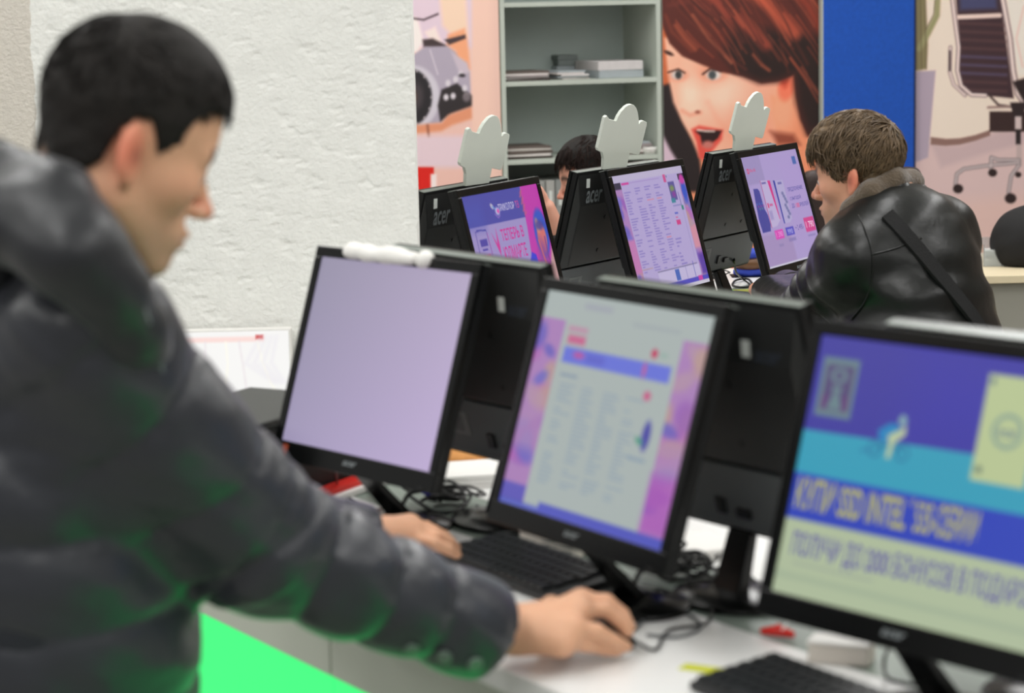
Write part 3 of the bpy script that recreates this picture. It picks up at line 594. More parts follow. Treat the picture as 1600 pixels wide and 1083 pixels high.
monitor(*mk(FR['F1']), 'leftmost far-row monitor with a violet and pink television advert', painter=scr_tri,
        texts=[('ТРИКОЛОР', .425, .098, .21, .055, (196, 190, 224), .005), ('ТВ', .65, .098, .05, .055, (190, 70, 150), .005), ('ТЕПЕРЬ В', .375, .284, .30, .088, mag, .02), ('ЮЛМАРТЕ', .362, .415, .30, .105, mag, .02)])
monitor(*mk(FR['F2']), 'middle far-row monitor showing a web page of small text columns', painter=scr_site, res=(240, 200))
navy = (60, 62, 150)
monitor(*mk(FR['F3']), 'rightmost far-row monitor with a pale software advert facing the leather-jacketed man', painter=scr_office, res=(220, 180),
        texts=[('ПРЕДЛОЖЕНИЕ', .665, .335, .275, .045, navy, .01), ('С ВЫГОДОЙ', .665, .415, .20, .045, navy, .01), ('ДО', .665, .485, .05, .045, navy, .01), ('1 000', .73, .487, .075, .043, (214, 60, 110), .01), ('РУБЛЕЙ', .815, .48, .16, .047, navy, .01),
               ('Office 365', .09, .108, .105, .03, (206, 60, 110), .005), ('1 390', .262, .70, .115, .05, (226, 150, 214), .005), ('990', .475, .70, .09, .045, (170, 166, 226), .005), ('2 490-', .66, .68, .115, .05, (100, 84, 160), .005), ('1 790', .83, .672, .14, .06, (236, 200, 226), .005)])
BK = dict(B1=(-.026, 3.455, -.532, -54.1), B2=(.288, 2.964, -.532, -54.4), B3=(.614, 2.485, -.532, -49.6), C1=(-.146, 5.085, -.55, 63.3), C2=(.222, 5.557, -.55, 57.5), C3=(.589, 6.12, -.55, 59.0))
def mkb(v): return v[0], v[1], CAMZ + v[2], R(v[3] + 180), 15
# seen from behind, image-left is local +x
monitor(*mkb(BK['B1']), 'black monitor seen from behind just right of the lavender screen', sticker=(-.098, .105), backlogo=(-.115, .105, .05, .015), lmat=mat('dim_logo_print', (52, 57, 66), .4, var=.02), by=-.01)
monitor(*mkb(BK['B2']), 'black monitor seen from behind between the web-page screen and the nearest monitor', sticker=(-.098, .105), backlogo=(-.115, .105, .05, .015), lmat=mat('dim_logo_print', (52, 57, 66), .4, var=.02), by=-.01)
monitor(*mkb(BK['B3']), 'black monitor whose back edge shows above the nearest monitor at the right', sticker=(-.098, .105), backlogo=(-.115, .105, .05, .015), lmat=mat('dim_logo_print', (52, 57, 66), .4, var=.02), by=-.01)
for k, lab in (('C1', 'black monitor seen from behind at the edge of the white plaster pillar'), ('C2', 'black monitor seen from behind between the two left far-row screens'), ('C3', 'black monitor seen from behind beside the software advert screen')):
    monitor(*mkb(BK[k]), lab, sticker=(.150, .140), backlogo=(.158, .122, .078, .03), by=-.01)

# ------------------------------------------------------------------ solid modelling of figures (smooth distance fields -> one continuous mesh)
def smin(a, b, k): h = np.clip(.5 + .5 * (b - a) / k, 0, 1); return b + (a - b) * h - k * h * (1 - h)
def smax(a, b, k): return -smin(-a, -b, k)
def cap(P, a, b, ra, rb=None):
    a = np.asarray(a, np.float32); b = np.asarray(b, np.float32); rb = ra if rb is None else rb; ab = b - a
    t = np.clip(((P - a) @ ab) / (ab @ ab), 0, 1); return np.linalg.norm(P - a - t[:, None] * ab, axis=1) - (ra + t * (rb - ra))
def chain(P, pts, rs, k=.01):
    d = None
    for i in range(len(pts) - 1):
        c = cap(P, pts[i], pts[i + 1], rs[i], rs[i + 1]); d = c if d is None else smin(d, c, k)
    return d
def ell(P, c, r, M=None):
    q = P - np.asarray(c, np.float32)
    if M is not None: q = q @ M
    r = np.asarray(r, np.float32); k0 = np.linalg.norm(q / r, axis=1); k1 = np.linalg.norm(q / (r * r), axis=1) + 1e-9; return k0 * (k0 - 1) / k1
def surf(name, fn, lo, hi, h):
    """polygonise fn = 0 inside the box, evaluating only blocks near the surface"""
    lo = np.array(lo, float); hi = np.array(hi, float); B = 8; nb = np.ceil((hi - lo) / (h * B)).astype(int)
    g = np.stack(np.meshgrid(*[np.arange(n) for n in nb], indexing='ij'), -1).reshape(-1, 3)
    cen = (lo + (g + .5) * B * h).astype(np.float32); d = fn(cen); g = g[np.abs(d) < B * h * .87 * 1.45]
    l = np.arange(B + 1); L = np.stack(np.meshgrid(l, l, l, indexing='ij'), -1).reshape(-1, 3); N = nb * B + 2
    keys = []; vs = []; edges = {0: [], 1: [], 2: []}
    for s in range(0, len(g), 600):
        gg = g[s:s + 600]; idx = gg[:, None, :] * B + L[None]
        V = fn((lo + idx.reshape(-1, 3) * h).astype(np.float32)).reshape(len(gg), B + 1, B + 1, B + 1)
        c = np.stack([V[:, i:i + B, j:j + B, k:k + B] for i in (0, 1) for j in (0, 1) for k in (0, 1)], -1)
        sg = c < 0; act = sg.any(-1) & ~sg.all(-1); b, i, j, k = np.nonzero(act); cc = c[b, i, j, k]
        base = np.stack([gg[b, 0] * B + i, gg[b, 1] * B + j, gg[b, 2] * B + k], 1)
        num = np.zeros((len(b), 3)); cnt = np.zeros(len(b))
        cor = np.array([(i_, j_, k_) for i_ in (0, 1) for j_ in (0, 1) for k_ in (0, 1)])
        for p in range(8):
            for q in range(p + 1, 8):
                if np.abs(cor[p] - cor[q]).sum() != 1: continue
                x = (cc[:, p] < 0) != (cc[:, q] < 0); t = cc[:, p] / (cc[:, p] - cc[:, q] + 1e-12); t = np.clip(t, 0, 1)
                pt = cor[p] + t[:, None] * (cor[q] - cor[p]); num[x] += pt[x]; cnt[x] += 1
        vs.append(lo + (base + num / cnt[:, None]) * h); keys.append((base[:, 0] * N[1] + base[:, 1]) * N[2] + base[:, 2])
        for ax, q in ((0, 4), (1, 2), (2, 1)):
            x = (cc[:, 0] < 0) != (cc[:, q] < 0); edges[ax].append(np.concatenate([base[x], (cc[x, 0] < 0)[:, None]], 1))
    K = np.concatenate(keys); P = np.concatenate(vs); o = np.argsort(K); K = K[o]; P = P[o]; F = []
    key = lambda b: (b[:, 0] * N[1] + b[:, 1]) * N[2] + b[:, 2]
    for ax in range(3):
        e = np.concatenate(edges[ax]); b = e[:, :3]; u = np.zeros(3, int); v = np.zeros(3, int); u[(ax + 1) % 3] = 1; v[(ax + 2) % 3] = 1
        ks = [key(b), key(b - u), key(b - u - v), key(b - v)]; ii = [np.clip(np.searchsorted(K, q), 0, len(K) - 1) for q in ks]
        ok = np.all([K[i] == q for i, q in zip(ii, ks)], axis=0); f = np.stack(ii, 1)[ok]; inside = e[ok, 3] > 0
        f[inside] = f[inside]; f[~inside] = f[~inside][:, ::-1]; F.append(f)
    F = np.concatenate(F); me = fastmesh(name, P, F); me.shade_smooth(); return me, P
class Head:
    """head frame: x forward, y to the person's left, z up, origin between the ears at eye height"""
    def __init__(s, pos, yaw, pitch, roll=0, sc=1.0):
        s.M = np.array((Matrix.Rotation(yaw, 3, 'Z') @ Matrix.Rotation(pitch, 3, 'Y') @ Matrix.Rotation(roll, 3, 'X'))); s.o = np.array(pos, float); s.sc = sc
    def w(s, p): return s.o + s.M @ (np.array(p, float) * s.sc)
    def l(s, P): return ((P - s.o) @ s.M / s.sc).astype(np.float32)
    def sdf(s, P, ears=True):
        q = s.l(P); far = np.linalg.norm(q - [0, 0, -.0], axis=1) - .17; m = far < .06; out = far.copy()
        if m.any(): out[m] = s._sdf(q[m], ears)
        return out * s.sc
    def _sdf(s, q, ears):
        a = q.copy(); a[:, 1] = np.abs(a[:, 1])
        d = ell(a, (-.010, 0, .032), (.088, .074, .088)); d = smin(d, ell(a, (.022, 0, .030), (.064, .060, .068)), .03)
        d = smin(d, ell(a, (.026, 0, -.036), (.056, .056, .074)), .03); d = smin(d, ell(a, (-.002, .028, -.045), (.045, .034, .045)), .02)
        d = smin(d, cap(a, (-.006, .050, -.058), (.062, .014, -.103), .017, .015), .022); d = smin(d, ell(a, (.073, 0, -.103), (.018, .021, .016)), .015)
        d = smin(d, ell(a, (.045, .042, -.022), (.030, .022, .022)), .02)
        d = smin(d, ell(a, (.066, 0, -.072), (.028, .033, .028)), .015)
        d = smin(d, cap(a, (.079, .006, .018), (.066, .044, .016), .010, .009), .012)
        d = smax(d, -ell(a, (.094, .032, -.004), (.020, .017, .013)), .012)
        d = smin(d, cap(a, (.080, 0, .006), (.103, 0, -.032), .0065, .0085), .010); d = smin(d, ell(a, (.105, 0, -.036), (.0115, .010, .0095)), .006); d = smin(d, ell(a, (.094, .012, -.040), (.011, .0075, .008)), .005)
        d = smin(d, ell(a, (.068, .031, -.004), (.014, .015, .0125)), .004)
        d = smin(d, ell(a, (.090, 0, -.0655), (.0105, .021, .0055)), .004); d = smin(d, ell(a, (.0885, 0, -.0765), (.010, .018, .0065)), .004); d = smax(d, -ell(a, (.101, 0, -.0708), (.011, .021, .0016)), .003)
        if ears:
            c, n = math.cos(R(12)), math.sin(R(12)); M = np.array([[c, 0, -n], [0, 1, 0], [n, 0, c]], np.float32)
            M2 = M @ np.array(Matrix.Rotation(R(-22), 3, 'Z'), np.float32)
            e = ell(a, (-.016, .080, -.010), (.0155, .0075, .031), M2); e = smax(e, -ell(a, (-.010, .0885, -.010), (.008, .006, .018), M2), .004); e = smin(e, ell(a, (-.008, .076, -.036), (.008, .006, .010)), .006)
            d = smin(d, e, .006)
        return d
    HX = np.array([-.14, -.10, -.07, -.045, -.034, -.030, -.020, -.006, .004, .014, .024, .034, .046, .062, .080, .12])
    HZ = np.array([-.034, -.040, -.046, -.042, -.028, .010, .026, .028, .014, -.004, .010, .036, .054, .064, .062, .066])
    def hair(s, P, thick=.011, line=None, n=0.0, top=.0):
        q = s.l(P); far = np.linalg.norm(q, axis=1) - .18; m = far < .05; out = far.copy()
        if m.any():
            q = q[m]; a = q.copy(); a[:, 1] = np.abs(a[:, 1])
            d = ell(a, (-.010, 0, .032), (.088, .074, .088)); d = smin(d, ell(a, (.022, 0, .030), (.064, .060, .068)), .03); d = smin(d, ell(a, (-.02, .026, -.03), (.055, .034, .05)), .02)
            zt = np.clip((q[:, 2] - .0) / .1, 0, 1); th = thick * (.25 + .75 * zt) + top * np.clip((q[:, 2] - .06) / .05, 0, 1) * np.clip((q[:, 0] + .06) / .1, 0, 1)
            d = d - th
            if n: d = d - n * sines(q.astype(float) * [.6, 1, 1], 180, 4, 3)
            zh = np.interp(q[:, 0], s.HX, s.HZ if line is None else line); out[m] = smax(d, (zh - q[:, 2]) * .7, .006)
        return out * s.sc
def hand_parts(P, wrist, mcps, fingers, thumb, r=.0095, palm_r=.014):
    """one palm, four fingers of different length and a thumb, as joint chains in world space"""
    d = cap(P, wrist, mcps[1], .028, palm_r + .003); d = smin(d, cap(P, wrist, mcps[3], .024, palm_r), .02)
    for i, m in enumerate(mcps): d = smin(d, cap(P, np.array(wrist) * .8 + np.array(m) * .2, m, .018, palm_r), .018)
    for i in range(3): d = smin(d, cap(P, mcps[i], mcps[i + 1], palm_r - .001), .01)
    for m, f, s in zip(mcps, fingers, (1, 1.03, .98, .85)):
        d = smin(d, chain(P, [m] + list(f), [r * 1.18 * s, r * 1.05 * s, r * .92 * s, r * .78 * s], .003), .006)
    t = thumb; d = smin(d, chain(P, t, [.018, .0125, .0115, .0095][:len(t)], .008), .012); return d
def paint_skin(me, P, H, base=(214, 160, 128), hairc=None, hairline=None):
    q = H.l(P).astype(float); a = q.copy(); a[:, 1] = np.abs(a[:, 1]); c = np.tile(np.array(base, float), (len(P), 1)); near = np.linalg.norm(q, axis=1) < .2
    def blend(m, col): c[:] += (m * near)[:, None] * (np.array(col, float) - c)
    g = lambda p, r: np.exp(-((a - p) ** 2 / np.array(r) ** 2).sum(1))
    c *= (1 + .03 * sines(P, 60, 2, 3))[:, None]
    blend(g((-.02, .085, -.008), (.022, .02, .034)) * .85, (222, 122, 96)); blend(g((.104, 0, -.036), (.02, .014, .014)) * .7, (214, 120, 98)); blend(g((.05, .045, -.03), (.03, .03, .03)) * .35, (214, 138, 112))
    blend(g((-.008, .088, -.010), (.007, .008, .010)) * .8, (110, 56, 42))
    blend(np.clip(g((.088, 0, -.071), (.014, .021, .010)) * 1.6 - .3, 0, 1) * .8, (188, 108, 96)); blend(np.clip(g((.05, .02, -.095), (.06, .05, .035)) * .6, 0, .35), (150, 128, 104))
    bz = .018 + .004 * np.sin((a[:, 1] - .01) / .035 * 3.1); blend(np.clip(1.4 - np.abs(a[:, 2] - bz) / .007, 0, 1) * (a[:, 1] > .012) * (a[:, 1] < .05) * (q[:, 0] > .045) * .9, (50, 36, 28))
    if hairc is not None:
        zh = np.interp(q[:, 0], Head.HX, Head.HZ if hairline is None else hairline); blend(np.clip((q[:, 2] - zh + .004) / .016, 0, 1) * .92 * (a[:, 1] < .0815) * (q[:, 0] > -.118), hairc)
    setcol(me, c)
def eyes(H, parent):
    for sgn in (1, -1):
        me = MB().lathe([(.0004, -.0118), (.006, -.0102), (.0102, -.006), (.0118, 0), (.0102, .006), (.006, .0102), (.0004, .0118)], 16)
        o = me.obj('eyeball', mat('eye_white', (205, 198, 192), .15, var=.02), parent, smooth=True)
        M = Matrix(H.M.tolist()).to_4x4() @ Matrix.Rotation(R(90), 4, 'Y'); M.translation = Vector(H.w((.0712, .031 * sgn, -.006))); o.matrix_world = M
        M2 = M.copy()
        i = MB().lathe([(.0052, .0107), (.0052, .0116), (.0030, .0124), (.0006, .0126)], 14).obj('iris', mat('eye_iris', (52, 44, 38), .1, var=.05), o, smooth=True)
def brows(H, parent, m):
    for sgn in (1, -1): MB().tube([H.w((a, b * sgn, c)) for a, b, c in ((.085, .012, .0225), (.0835, .021, .0255), (.080, .031, .0262), (.071, .045, .0225))], [.003, .0042, .004, .002], 8, 4).obj('eyebrow', m, parent, smooth=True)
def tufts(name, H, me, m, parent, n, length, flow, rad=.0016, lift=.35, seed=1, seg=6, cond=None):
    """short tapered locks lying on the hair surface"""
    r = np.random.default_rng(seed); co = np.zeros(len(me.vertices) * 3, np.float32); me.vertices.foreach_get('co', co); co = co.reshape(-1, 3).astype(float)
    no = np.zeros(len(me.vertices) * 3, np.float32); me.vertices.foreach_get('normal', no); no = no.reshape(-1, 3).astype(float)
    q = H.l(co).astype(float); ok = np.ones(len(co), bool) if cond is None else cond(q); out = ((co - H.w((-.01, 0, .02))) * no).sum(1) > 0; id_ = np.nonzero(ok & out)[0]; id_ = r.choice(id_, n)
    p = co[id_]; nn = no[id_]; ql = q[id_]; f = flow(ql, r) @ H.M.T; K = np.arange(3) * 2 * np.pi / 3; V = []; L = length(ql, r); rr = rad * r.uniform(.7, 1.4, n)
    pos = p - nn * .002; dirn = f - nn * (f * nn).sum(1)[:, None]; dirn /= np.linalg.norm(dirn, axis=1)[:, None] + 1e-9; cen = H.w((-.014, 0, .032)); wob = r.normal(size=(n, 3)) * .18
    wob2 = r.normal(size=(n, 3)) * .16
    for k in range(seg):
        t = k / (seg - 1); w_ = rr * (1 - t ** 2 * .85) * (.7 if k == 0 else 1)
        u = np.cross(dirn, nn); u /= np.linalg.norm(u, axis=1)[:, None] + 1e-9; v = np.cross(u, dirn)
        for a in K: V.append(pos + (w_ * math.cos(a))[:, None] * 1.6 * u + (w_ * math.sin(a))[:, None] * v)
        rad_ = pos - cen; nn = rad_ / np.linalg.norm(rad_, axis=1)[:, None]
        dirn = dirn + wob * .35 + wob2 * math.sin(t * 4) * .4; dirn = dirn - nn * (dirn * nn).sum(1)[:, None] * .8 + nn * (lift * (.35 - t))[..., None] * .6 if np.ndim(lift) else dirn - nn * (dirn * nn).sum(1)[:, None] * .8 + nn * lift * (.35 - t) * .6
        dirn /= np.linalg.norm(dirn, axis=1)[:, None]; pos = pos + dirn * (L / (seg - 1))[:, None]
    V = np.stack(V, 1)  # n, seg*3, 3
    F = []
    for k in range(seg - 1):
        for a in range(3): b = (a + 1) % 3; F.append((k * 3 + a, k * 3 + b, k * 3 + 3 + b, k * 3 + 3 + a))
    F = (np.arange(n)[:, None, None] * seg * 3 + np.array(F)[None]).reshape(-1, 4); m2 = fastmesh(name, V.reshape(-1, 3), F); m2.shade_smooth()
    return link(name, m2, m, parent)

def limb(P, pts, rs, k=.03): return chain(P, pts, rs, k)
m_skin = mat('skin', (214, 160, 128), .55, attr=True, bump=.04, bscale=300)
# skin gets a little subsurface softness
b_ = m_skin.node_tree.nodes['Principled BSDF']; b_.inputs['Subsurface Weight'].default_value = .12; b_.inputs['Subsurface Radius'].default_value = (.012, .005, .003); b_.inputs['Subsurface Scale'].default_value = .6

# ================================================================== man in the grey padded jacket
HM = Head((0, 0, 0), R(27), R(24), R(3), 1.05)
ear = PY(207, 238, 2.34); HM.o = ear - HM.M @ (np.array([-.014, -.080, -.008]) * 1.05)
sR = PY(125, 535, 2.37); bodyyaw = R(33); fw = np.array([math.cos(bodyyaw), math.sin(bodyyaw), 0]); lf = np.array([-fw[1], fw[0], 0])
sL = sR + lf * .37 + fw * .02
elR = PY(398, 836, 2.50); wrR = PZ(800, 985, .848); 
wrL = PZ(578, 842, .875); elL = (sL + wrL) / 2 + np.array([-.02, .03, -.10])
nk = (sR + sL) / 2 + np.array([0, 0, .07]) - fw * .01; pel = (sR + sL) / 2 + np.array([0, 0, -.50]) - fw * .06; pel[2] = .93
mcpR = [PZ(908, 938, .862), PZ(902, 955, .863), PZ(892, 980, .856), PZ(878, 1004, .840)]
finR = [[PZ(948, 940, .862), PZ(973, 960, .846), PZ(985, 980, .832)], [PZ(946, 952, .860), PZ(970, 972, .843), PZ(981, 988, .830)],
        [PZ(932, 986, .848), PZ(960, 1002, .830), PZ(980, 1011, .817)], [PZ(916, 1009, .830), PZ(943, 1015, .818), PZ(964, 1020, .812)]]
thR = [wrR * .65 + mcpR[0] * .35 + np.array([0, .02, -.012]), PZ(862, 945, .832), PZ(895, 948, .822), PZ(922, 956, .818)]
mcpL = [PZ(643, 842, .860), PZ(648, 834, .862), PZ(646, 827, .860), PZ(640, 822, .856)]
finL = [[PZ(678, 849, .858), PZ(700, 858, .848), PZ(714, 867, .836)], [PZ(682, 839, .860), PZ(702, 848, .848), PZ(713, 856, .834)],
        [PZ(676, 830, .858), PZ(694, 838, .846), PZ(704, 845, .833)], [PZ(666, 823, .852), PZ(680, 829, .842), PZ(688, 835, .831)]]
thL = [wrL * .75 + mcpL[0] * .25 + np.array([.004, -.012, -.014]), PZ(628, 862, .838), PZ(660, 874, .828), PZ(684, 884, .824)]
hips = [pel + lf * .09, pel - lf * .09]; knees = [np.array([h[0] + .03, h[1] + .02, .50]) for h in hips]; ank = [np.array([k[0] - .02, k[1] - .01, .09]) for k in knees]
nape = HM.w((-.045, 0, -.055)); thr = HM.w((.0, 0, -.075))
def body_m(P):
    d = HM.sdf(P); d = smin(d, chain(P, [nape + HM.M @ np.array([.016, 0, 0]), nk + fw * .03 - [0, 0, .03]], [.047, .058], .02), .03); d = smin(d, cap(P, thr, nk + fw * .03, .040, .05), .02)
    rest = chain(P, [nk, (nk + pel) / 2, pel], [.09, .12, .12], .05); rest = smin(rest, limb(P, [sR, elR, wrR], [.05, .042, .026]), .04); rest = smin(rest, limb(P, [sL, elL, wrL], [.05, .042, .026]), .04)
    rest = smin(rest, chain(P, [sR, nk, sL], [.055, .06, .055], .03), .04)
    for h, k, a in zip(hips, knees, ank): rest = smin(rest, chain(P, [h, k, a, a + fw * .13 + np.array([0, 0, -.055])], [.08, .055, .036, .028], .02), .03)
    d = smin(d, rest, .02)
    for wr, mc, fi, th in ((wrR, mcpR, finR, thR), (wrL, mcpL, finL, thL)):
        far = np.linalg.norm(P - mc[1], axis=1) - .13; m = far < .03
        if m.any(): d[m] = smin(d[m], hand_parts(P[m], wr, mc, fi, th).astype(d.dtype), .008)
    return d
me, V = surf('person', body_m, (-1.05, 2.05, .0), (.22, 3.35, 1.75), .0045)
paint_skin(me, V, HM, base=(216, 165, 132), hairc=(40, 33, 28))
man = link('person', me, m_skin, label='standing man with short dark hair and grey padded jacket, using the front-row computer', cat='person')
# hair
m_hair1 = mat('dark_brown_hair', (22, 18, 15), .65, spec=.25, var=.25, vscale=60, bump=.3, bscale=250)
hm, hv = surf('hair', lambda P: HM.hair(P, .010, n=.0012, top=.006), HM.o - .2, HM.o + .2, .003)
link('hair', hm, m_hair1, man)
def flow1(q, r):
    d = np.stack([np.where(q[:, 0] > -.05, 1.0, -.3), q[:, 1] * 3, -.45 - .0 * q[:, 2]], 1) + r.normal(size=q.shape) * .25; return d
tufts('hair_locks', HM, hm, m_hair1, man, 2600, lambda q, r: .012 + .014 * np.clip(q[:, 2] / .1, 0, 1) * r.uniform(.6, 1.3, len(q)), flow1, .0011, .5, 3, 4, cond=lambda q: q[:, 2] > .01)
eyes(HM, man); brows(HM, man, m_hair1)
# jacket
cuffR = PZ(772, 998, .852); dR = (cuffR - elR) / np.linalg.norm(cuffR - elR); cuffL = PZ(585, 842, .875) - (wrL - elL) / np.linalg.norm(wrL - elL) * .012; dL = (wrL - elL) / np.linalg.norm(wrL - elL)
def creases(P):
    # padded channels ringed round the arm + irregular folds
    def ring(a, b, per, ph, amp):
        ab = b - a; L = np.linalg.norm(ab); t = ((P - a) @ ab) / L; wv = t / per + ph + .35 * sines(P, 13, 5, 2)
        dist = cap(P, a, b, 0.0); m = np.clip(1 - (dist - .05) / .09, 0, 1) * (t > -.03) * (t < L + .03)
        return m * amp * (np.abs(np.sin(np.pi * wv)) ** .5 - .65)
    d = ring(sR, elR, .115, .2, .016) + ring(elR, cuffR, .085, .1, .014) + ring(sL, elL, .11, .2, .010) + ring(elL, cuffL, .085, .3, .008)
    dist = np.minimum(cap(P, sR, elR, .09), cap(P, elR, cuffR, .08)); tor = np.clip(dist / .05, 0, 1) * np.clip((1.40 - P[:, 2]) / .1, 0, 1)
    d = d + tor * .010 * (np.abs(np.sin(np.pi * (P[:, 2] / .105 + .1 * sines(P, 9, 8, 2)))) ** .6 - .6)
    return d + .0075 * sines(P @ np.array([[1, 0, .5], [0, 1, 0], [-.5, 0, 1.]]) * [.7, 1, 1.3], 24, 11, 3)
def jacket(P):
    t0 = nk + np.array([0, 0, -.10]); mid = (t0 + pel) / 2
    def tor(c, w_, d_, h_): M = np.stack([fw, lf, [0, 0, 1]], 1).astype(np.float32); return ell(P, c, (d_, w_, h_), M)
    d = tor(t0 + np.array([0, 0, -.03]), .205, .150, .20); d = smin(d, tor(mid - fw * .01 + np.array([0, 0, -.02]), .20, .165, .24), .08); d = smin(d, tor(pel + fw * .052 + np.array([0, 0, -.04]), .20, .185, .30), .08)
    d = smax(d, (.70 - P[:, 2]), .015)
    d = smin(d, limb(P, [sR, elR, cuffR + dR * .03], [.092, .076, .057]), .05); d = smin(d, limb(P, [sL, elL, cuffL + dL * .03], [.088, .068, .044]), .05)
    d = smin(d, chain(P, [sR + np.array([0, 0, .01]), nk - [0, 0, .02], sL + np.array([0, 0, .01])], [.08, .085, .08], .03), .04)
    d = d - creases(P)
    # hollow at the neck and clean cuffs
    near = np.linalg.norm(P - cuffR, axis=1) < .12; d[near] = smax(d[near], ((P[near] - cuffR) @ dR), .006); near = np.linalg.norm(P - cuffL, axis=1) < .12; d[near] = smax(d[near], ((P[near] - cuffL) @ dL), .006)
    near = np.linalg.norm(P - cuffR, axis=1) < .12; d[near] = smax(d[near], -cap(P[near], cuffR - dR * .03, cuffR + dR * .03, .034), .004)
    return d
m_jacket = mat('grey_padded_nylon', (38, 40, 47), .34, var=.05, vscale=14, bump=.55, bscale=11, sheen=.1)
jm, jv = surf('jacket', jacket, (-1.08, 2.0, .66), (.1, 3.3, 1.75), .006)
jk = link('padded_jacket', jm, m_jacket, man, label='dark grey padded nylon jacket with ringed seams')
m_hood = mat('dark_navy_lining', (18, 20, 26), .42, var=.1, vscale=14, bump=.1, bscale=40, sheen=.15)
rim = [PY(-70, 335, 2.52), PY(-20, 292, 2.42), PY(35, 293, 2.35), PY(86, 318, 2.30), PY(121, 384, 2.27), PY(165, 454, 2.28), PY(208, 516, 2.31), PY(240, 552, 2.35)]
rimF = [p + lf * .15 + fw * .0 for p in rim]; rimF = [rim[0]] + [p * .5 + q * .5 for p, q in zip(rim[1:2], rimF[1:2])] + rimF[3:]
def hood(P):
    d = chain(P, rim, [.05, .046, .042, .036, .034, .032, .030, .024], .03); d = smin(d, chain(P, [rim[0], rim[1] + lf * .08 - [0, 0, .15]] + [p + lf * .17 - [0, 0, .13] for p in rim[2:]], [.05, .046, .04, .036, .034, .03, .026, .022], .03), .03)
    back = cap(P, PY(-30, 400, 2.40), PY(-50, 400, 2.6), .07, .07); d = smin(d, back, .03)
    d = smin(d, chain(P, [PY(20, 350, 2.29), PY(110, 395, 2.26), PY(180, 450, 2.28)], [.045, .040, .028], .03), .03)
    d = smax(d, -chain(P, [nape + np.array([0, 0, .1]), nape, nk + fw * .03], [.07, .056, .050], .03), .02)
    return d - .004 * sines(P, 34, 21, 3) - .003 * np.abs(np.sin((P @ np.array([14., 3, 26]))))
km, kv = surf('hood', hood, (-1.1, 2.1, 1.15), (-.2, 2.95, 1.8), .005)
link('collar_hood', km, m_hood, man, label='dark hood and collar folded down round the neck')
mb = MB(); zp = [PY(243, 480, 2.27), PY(262, 540, 2.31), PY(272, 590, 2.34)]
mb.tube([p - fw * .012 for p in zp], .002, 6, 4).obj('zip', m_logo, man, smooth=True)
# cuff snap buttons
ax_ = dR
for (px, py) in ((643, 1014), (694, 1026), (742, 1037)):
    # outward normal at the sleeve side facing the camera
    tt = np.linalg.norm(PY(px, py, 2.6)[:1] - elR[:1])
    v = ray(px, py); v = v / np.linalg.norm(v); t_ = 2.2; O = np.array([0, 0, CAMZ])
    for _ in range(60):
        dd = jacket((O + v * t_)[None].astype(np.float32))[0]
        if dd < .0008: break
        t_ += dd * .6
    if t_ > 4: continue
    p = O + v * t_; e = .004; g_ = np.array([jacket((p + q)[None].astype(np.float32))[0] - jacket((p - q)[None].astype(np.float32))[0] for q in np.eye(3) * e]); g_ /= np.linalg.norm(g_)
    o = MB().lathe([(.0045, 0), (.0095, 0), (.0098, .002), (.0075, .0035), (.004, .0025)], 18).obj('snap_button', mat('dark_green_grey_snap', (104, 120, 110), .35, metal=.4, var=.05), man, smooth=True)
    o.matrix_world = Matrix.Translation(Vector(p)) @ Vector(g_).to_track_quat('Z', 'Y').to_matrix().to_4x4()
# trousers and shoes
def trousers(hs, ks, an, r0=.10):
    def f(P):
        d = cap(P, hs[0] + np.array([0, 0, .05]), hs[1] + np.array([0, 0, .05]), .105)
        for h, k, a in zip(hs, ks, an): d = smin(d, chain(P, [h, k, a + np.array([0, 0, .02])], [r0, .075, .062], .02), .03)
        return smax(d - .004 * sines(P, 25, 4, 2), .07 - P[:, 2], .005)
    return f
m_denim = mat('dark_trouser_cloth', (30, 32, 40), .85, var=.1, vscale=30, bump=.1, bscale=200)
def dress_legs(hs, ks, an, f_, parent):
    lo = np.minimum(np.min(hs, 0), np.min(an, 0)) - .2; hi = np.maximum(np.max(hs, 0), np.max(an, 0)) + .2; lo[2] = .03
    tm, _ = surf('trousers', trousers(hs, ks, an), lo, hi, .012); link('trousers', tm, m_denim, parent)
    for a in an:
        a = np.array(a)
        sm, _ = surf('shoe', lambda P: smax(smin(cap(P, a + np.array([0, 0, -.02]), a + np.array([0, 0, -.04]) - f_ * .03, .05), cap(P, a + np.array([0, 0, -.045]), a + f_ * .15 + np.array([0, 0, -.055]), .045, .04), .03), .001 - P[:, 2], .004), a - .25, a + .25, .008)
        link('shoe', sm, m_blackm, parent)
dress_legs(hips, knees, ank, fw, man)

# ================================================================== white cutout signs on the far-row monitor backs
def bframe(k):
    x, y, z, yaw, t = mkb(BK[k]); t = R(t); rt = np.array([math.cos(yaw), math.sin(yaw), 0]); b = np.array([-math.sin(yaw), math.cos(yaw), 0])
    up = b * math.sin(t) + np.array([0, 0, math.cos(t)]); bk = b * math.cos(t) - np.array([0, 0, math.sin(t)]); return np.array([x, y, z]), rt, up, bk
c0, rt, up, bk = bframe('C2')
def onplane(px, py, d=.024):
    v = ray(px, py); O = np.array([0, 0, CAMZ]); t = ((c0 + bk * d - O) @ bk) / (v @ bk); p = O + v * t - c0; return (p @ rt, p @ up)
sil = [(933, 262), (933.6, 244), (931.5, 235.5), (924.8, 232), (923.8, 228), (935, 180), (938.6, 177.5), (942, 183), (953, 186), (956, 179), (961, 171), (968, 163.5), (973, 160.6), (976.6, 160), (980.5, 161), (984, 165), (986.5, 172), (988, 182), (988.3, 190.6), (992, 186.5), (996, 185.5), (1001, 188), (1000.5, 193), (989.6, 237), (987, 239.5), (973.8, 236.5), (969.6, 258)]
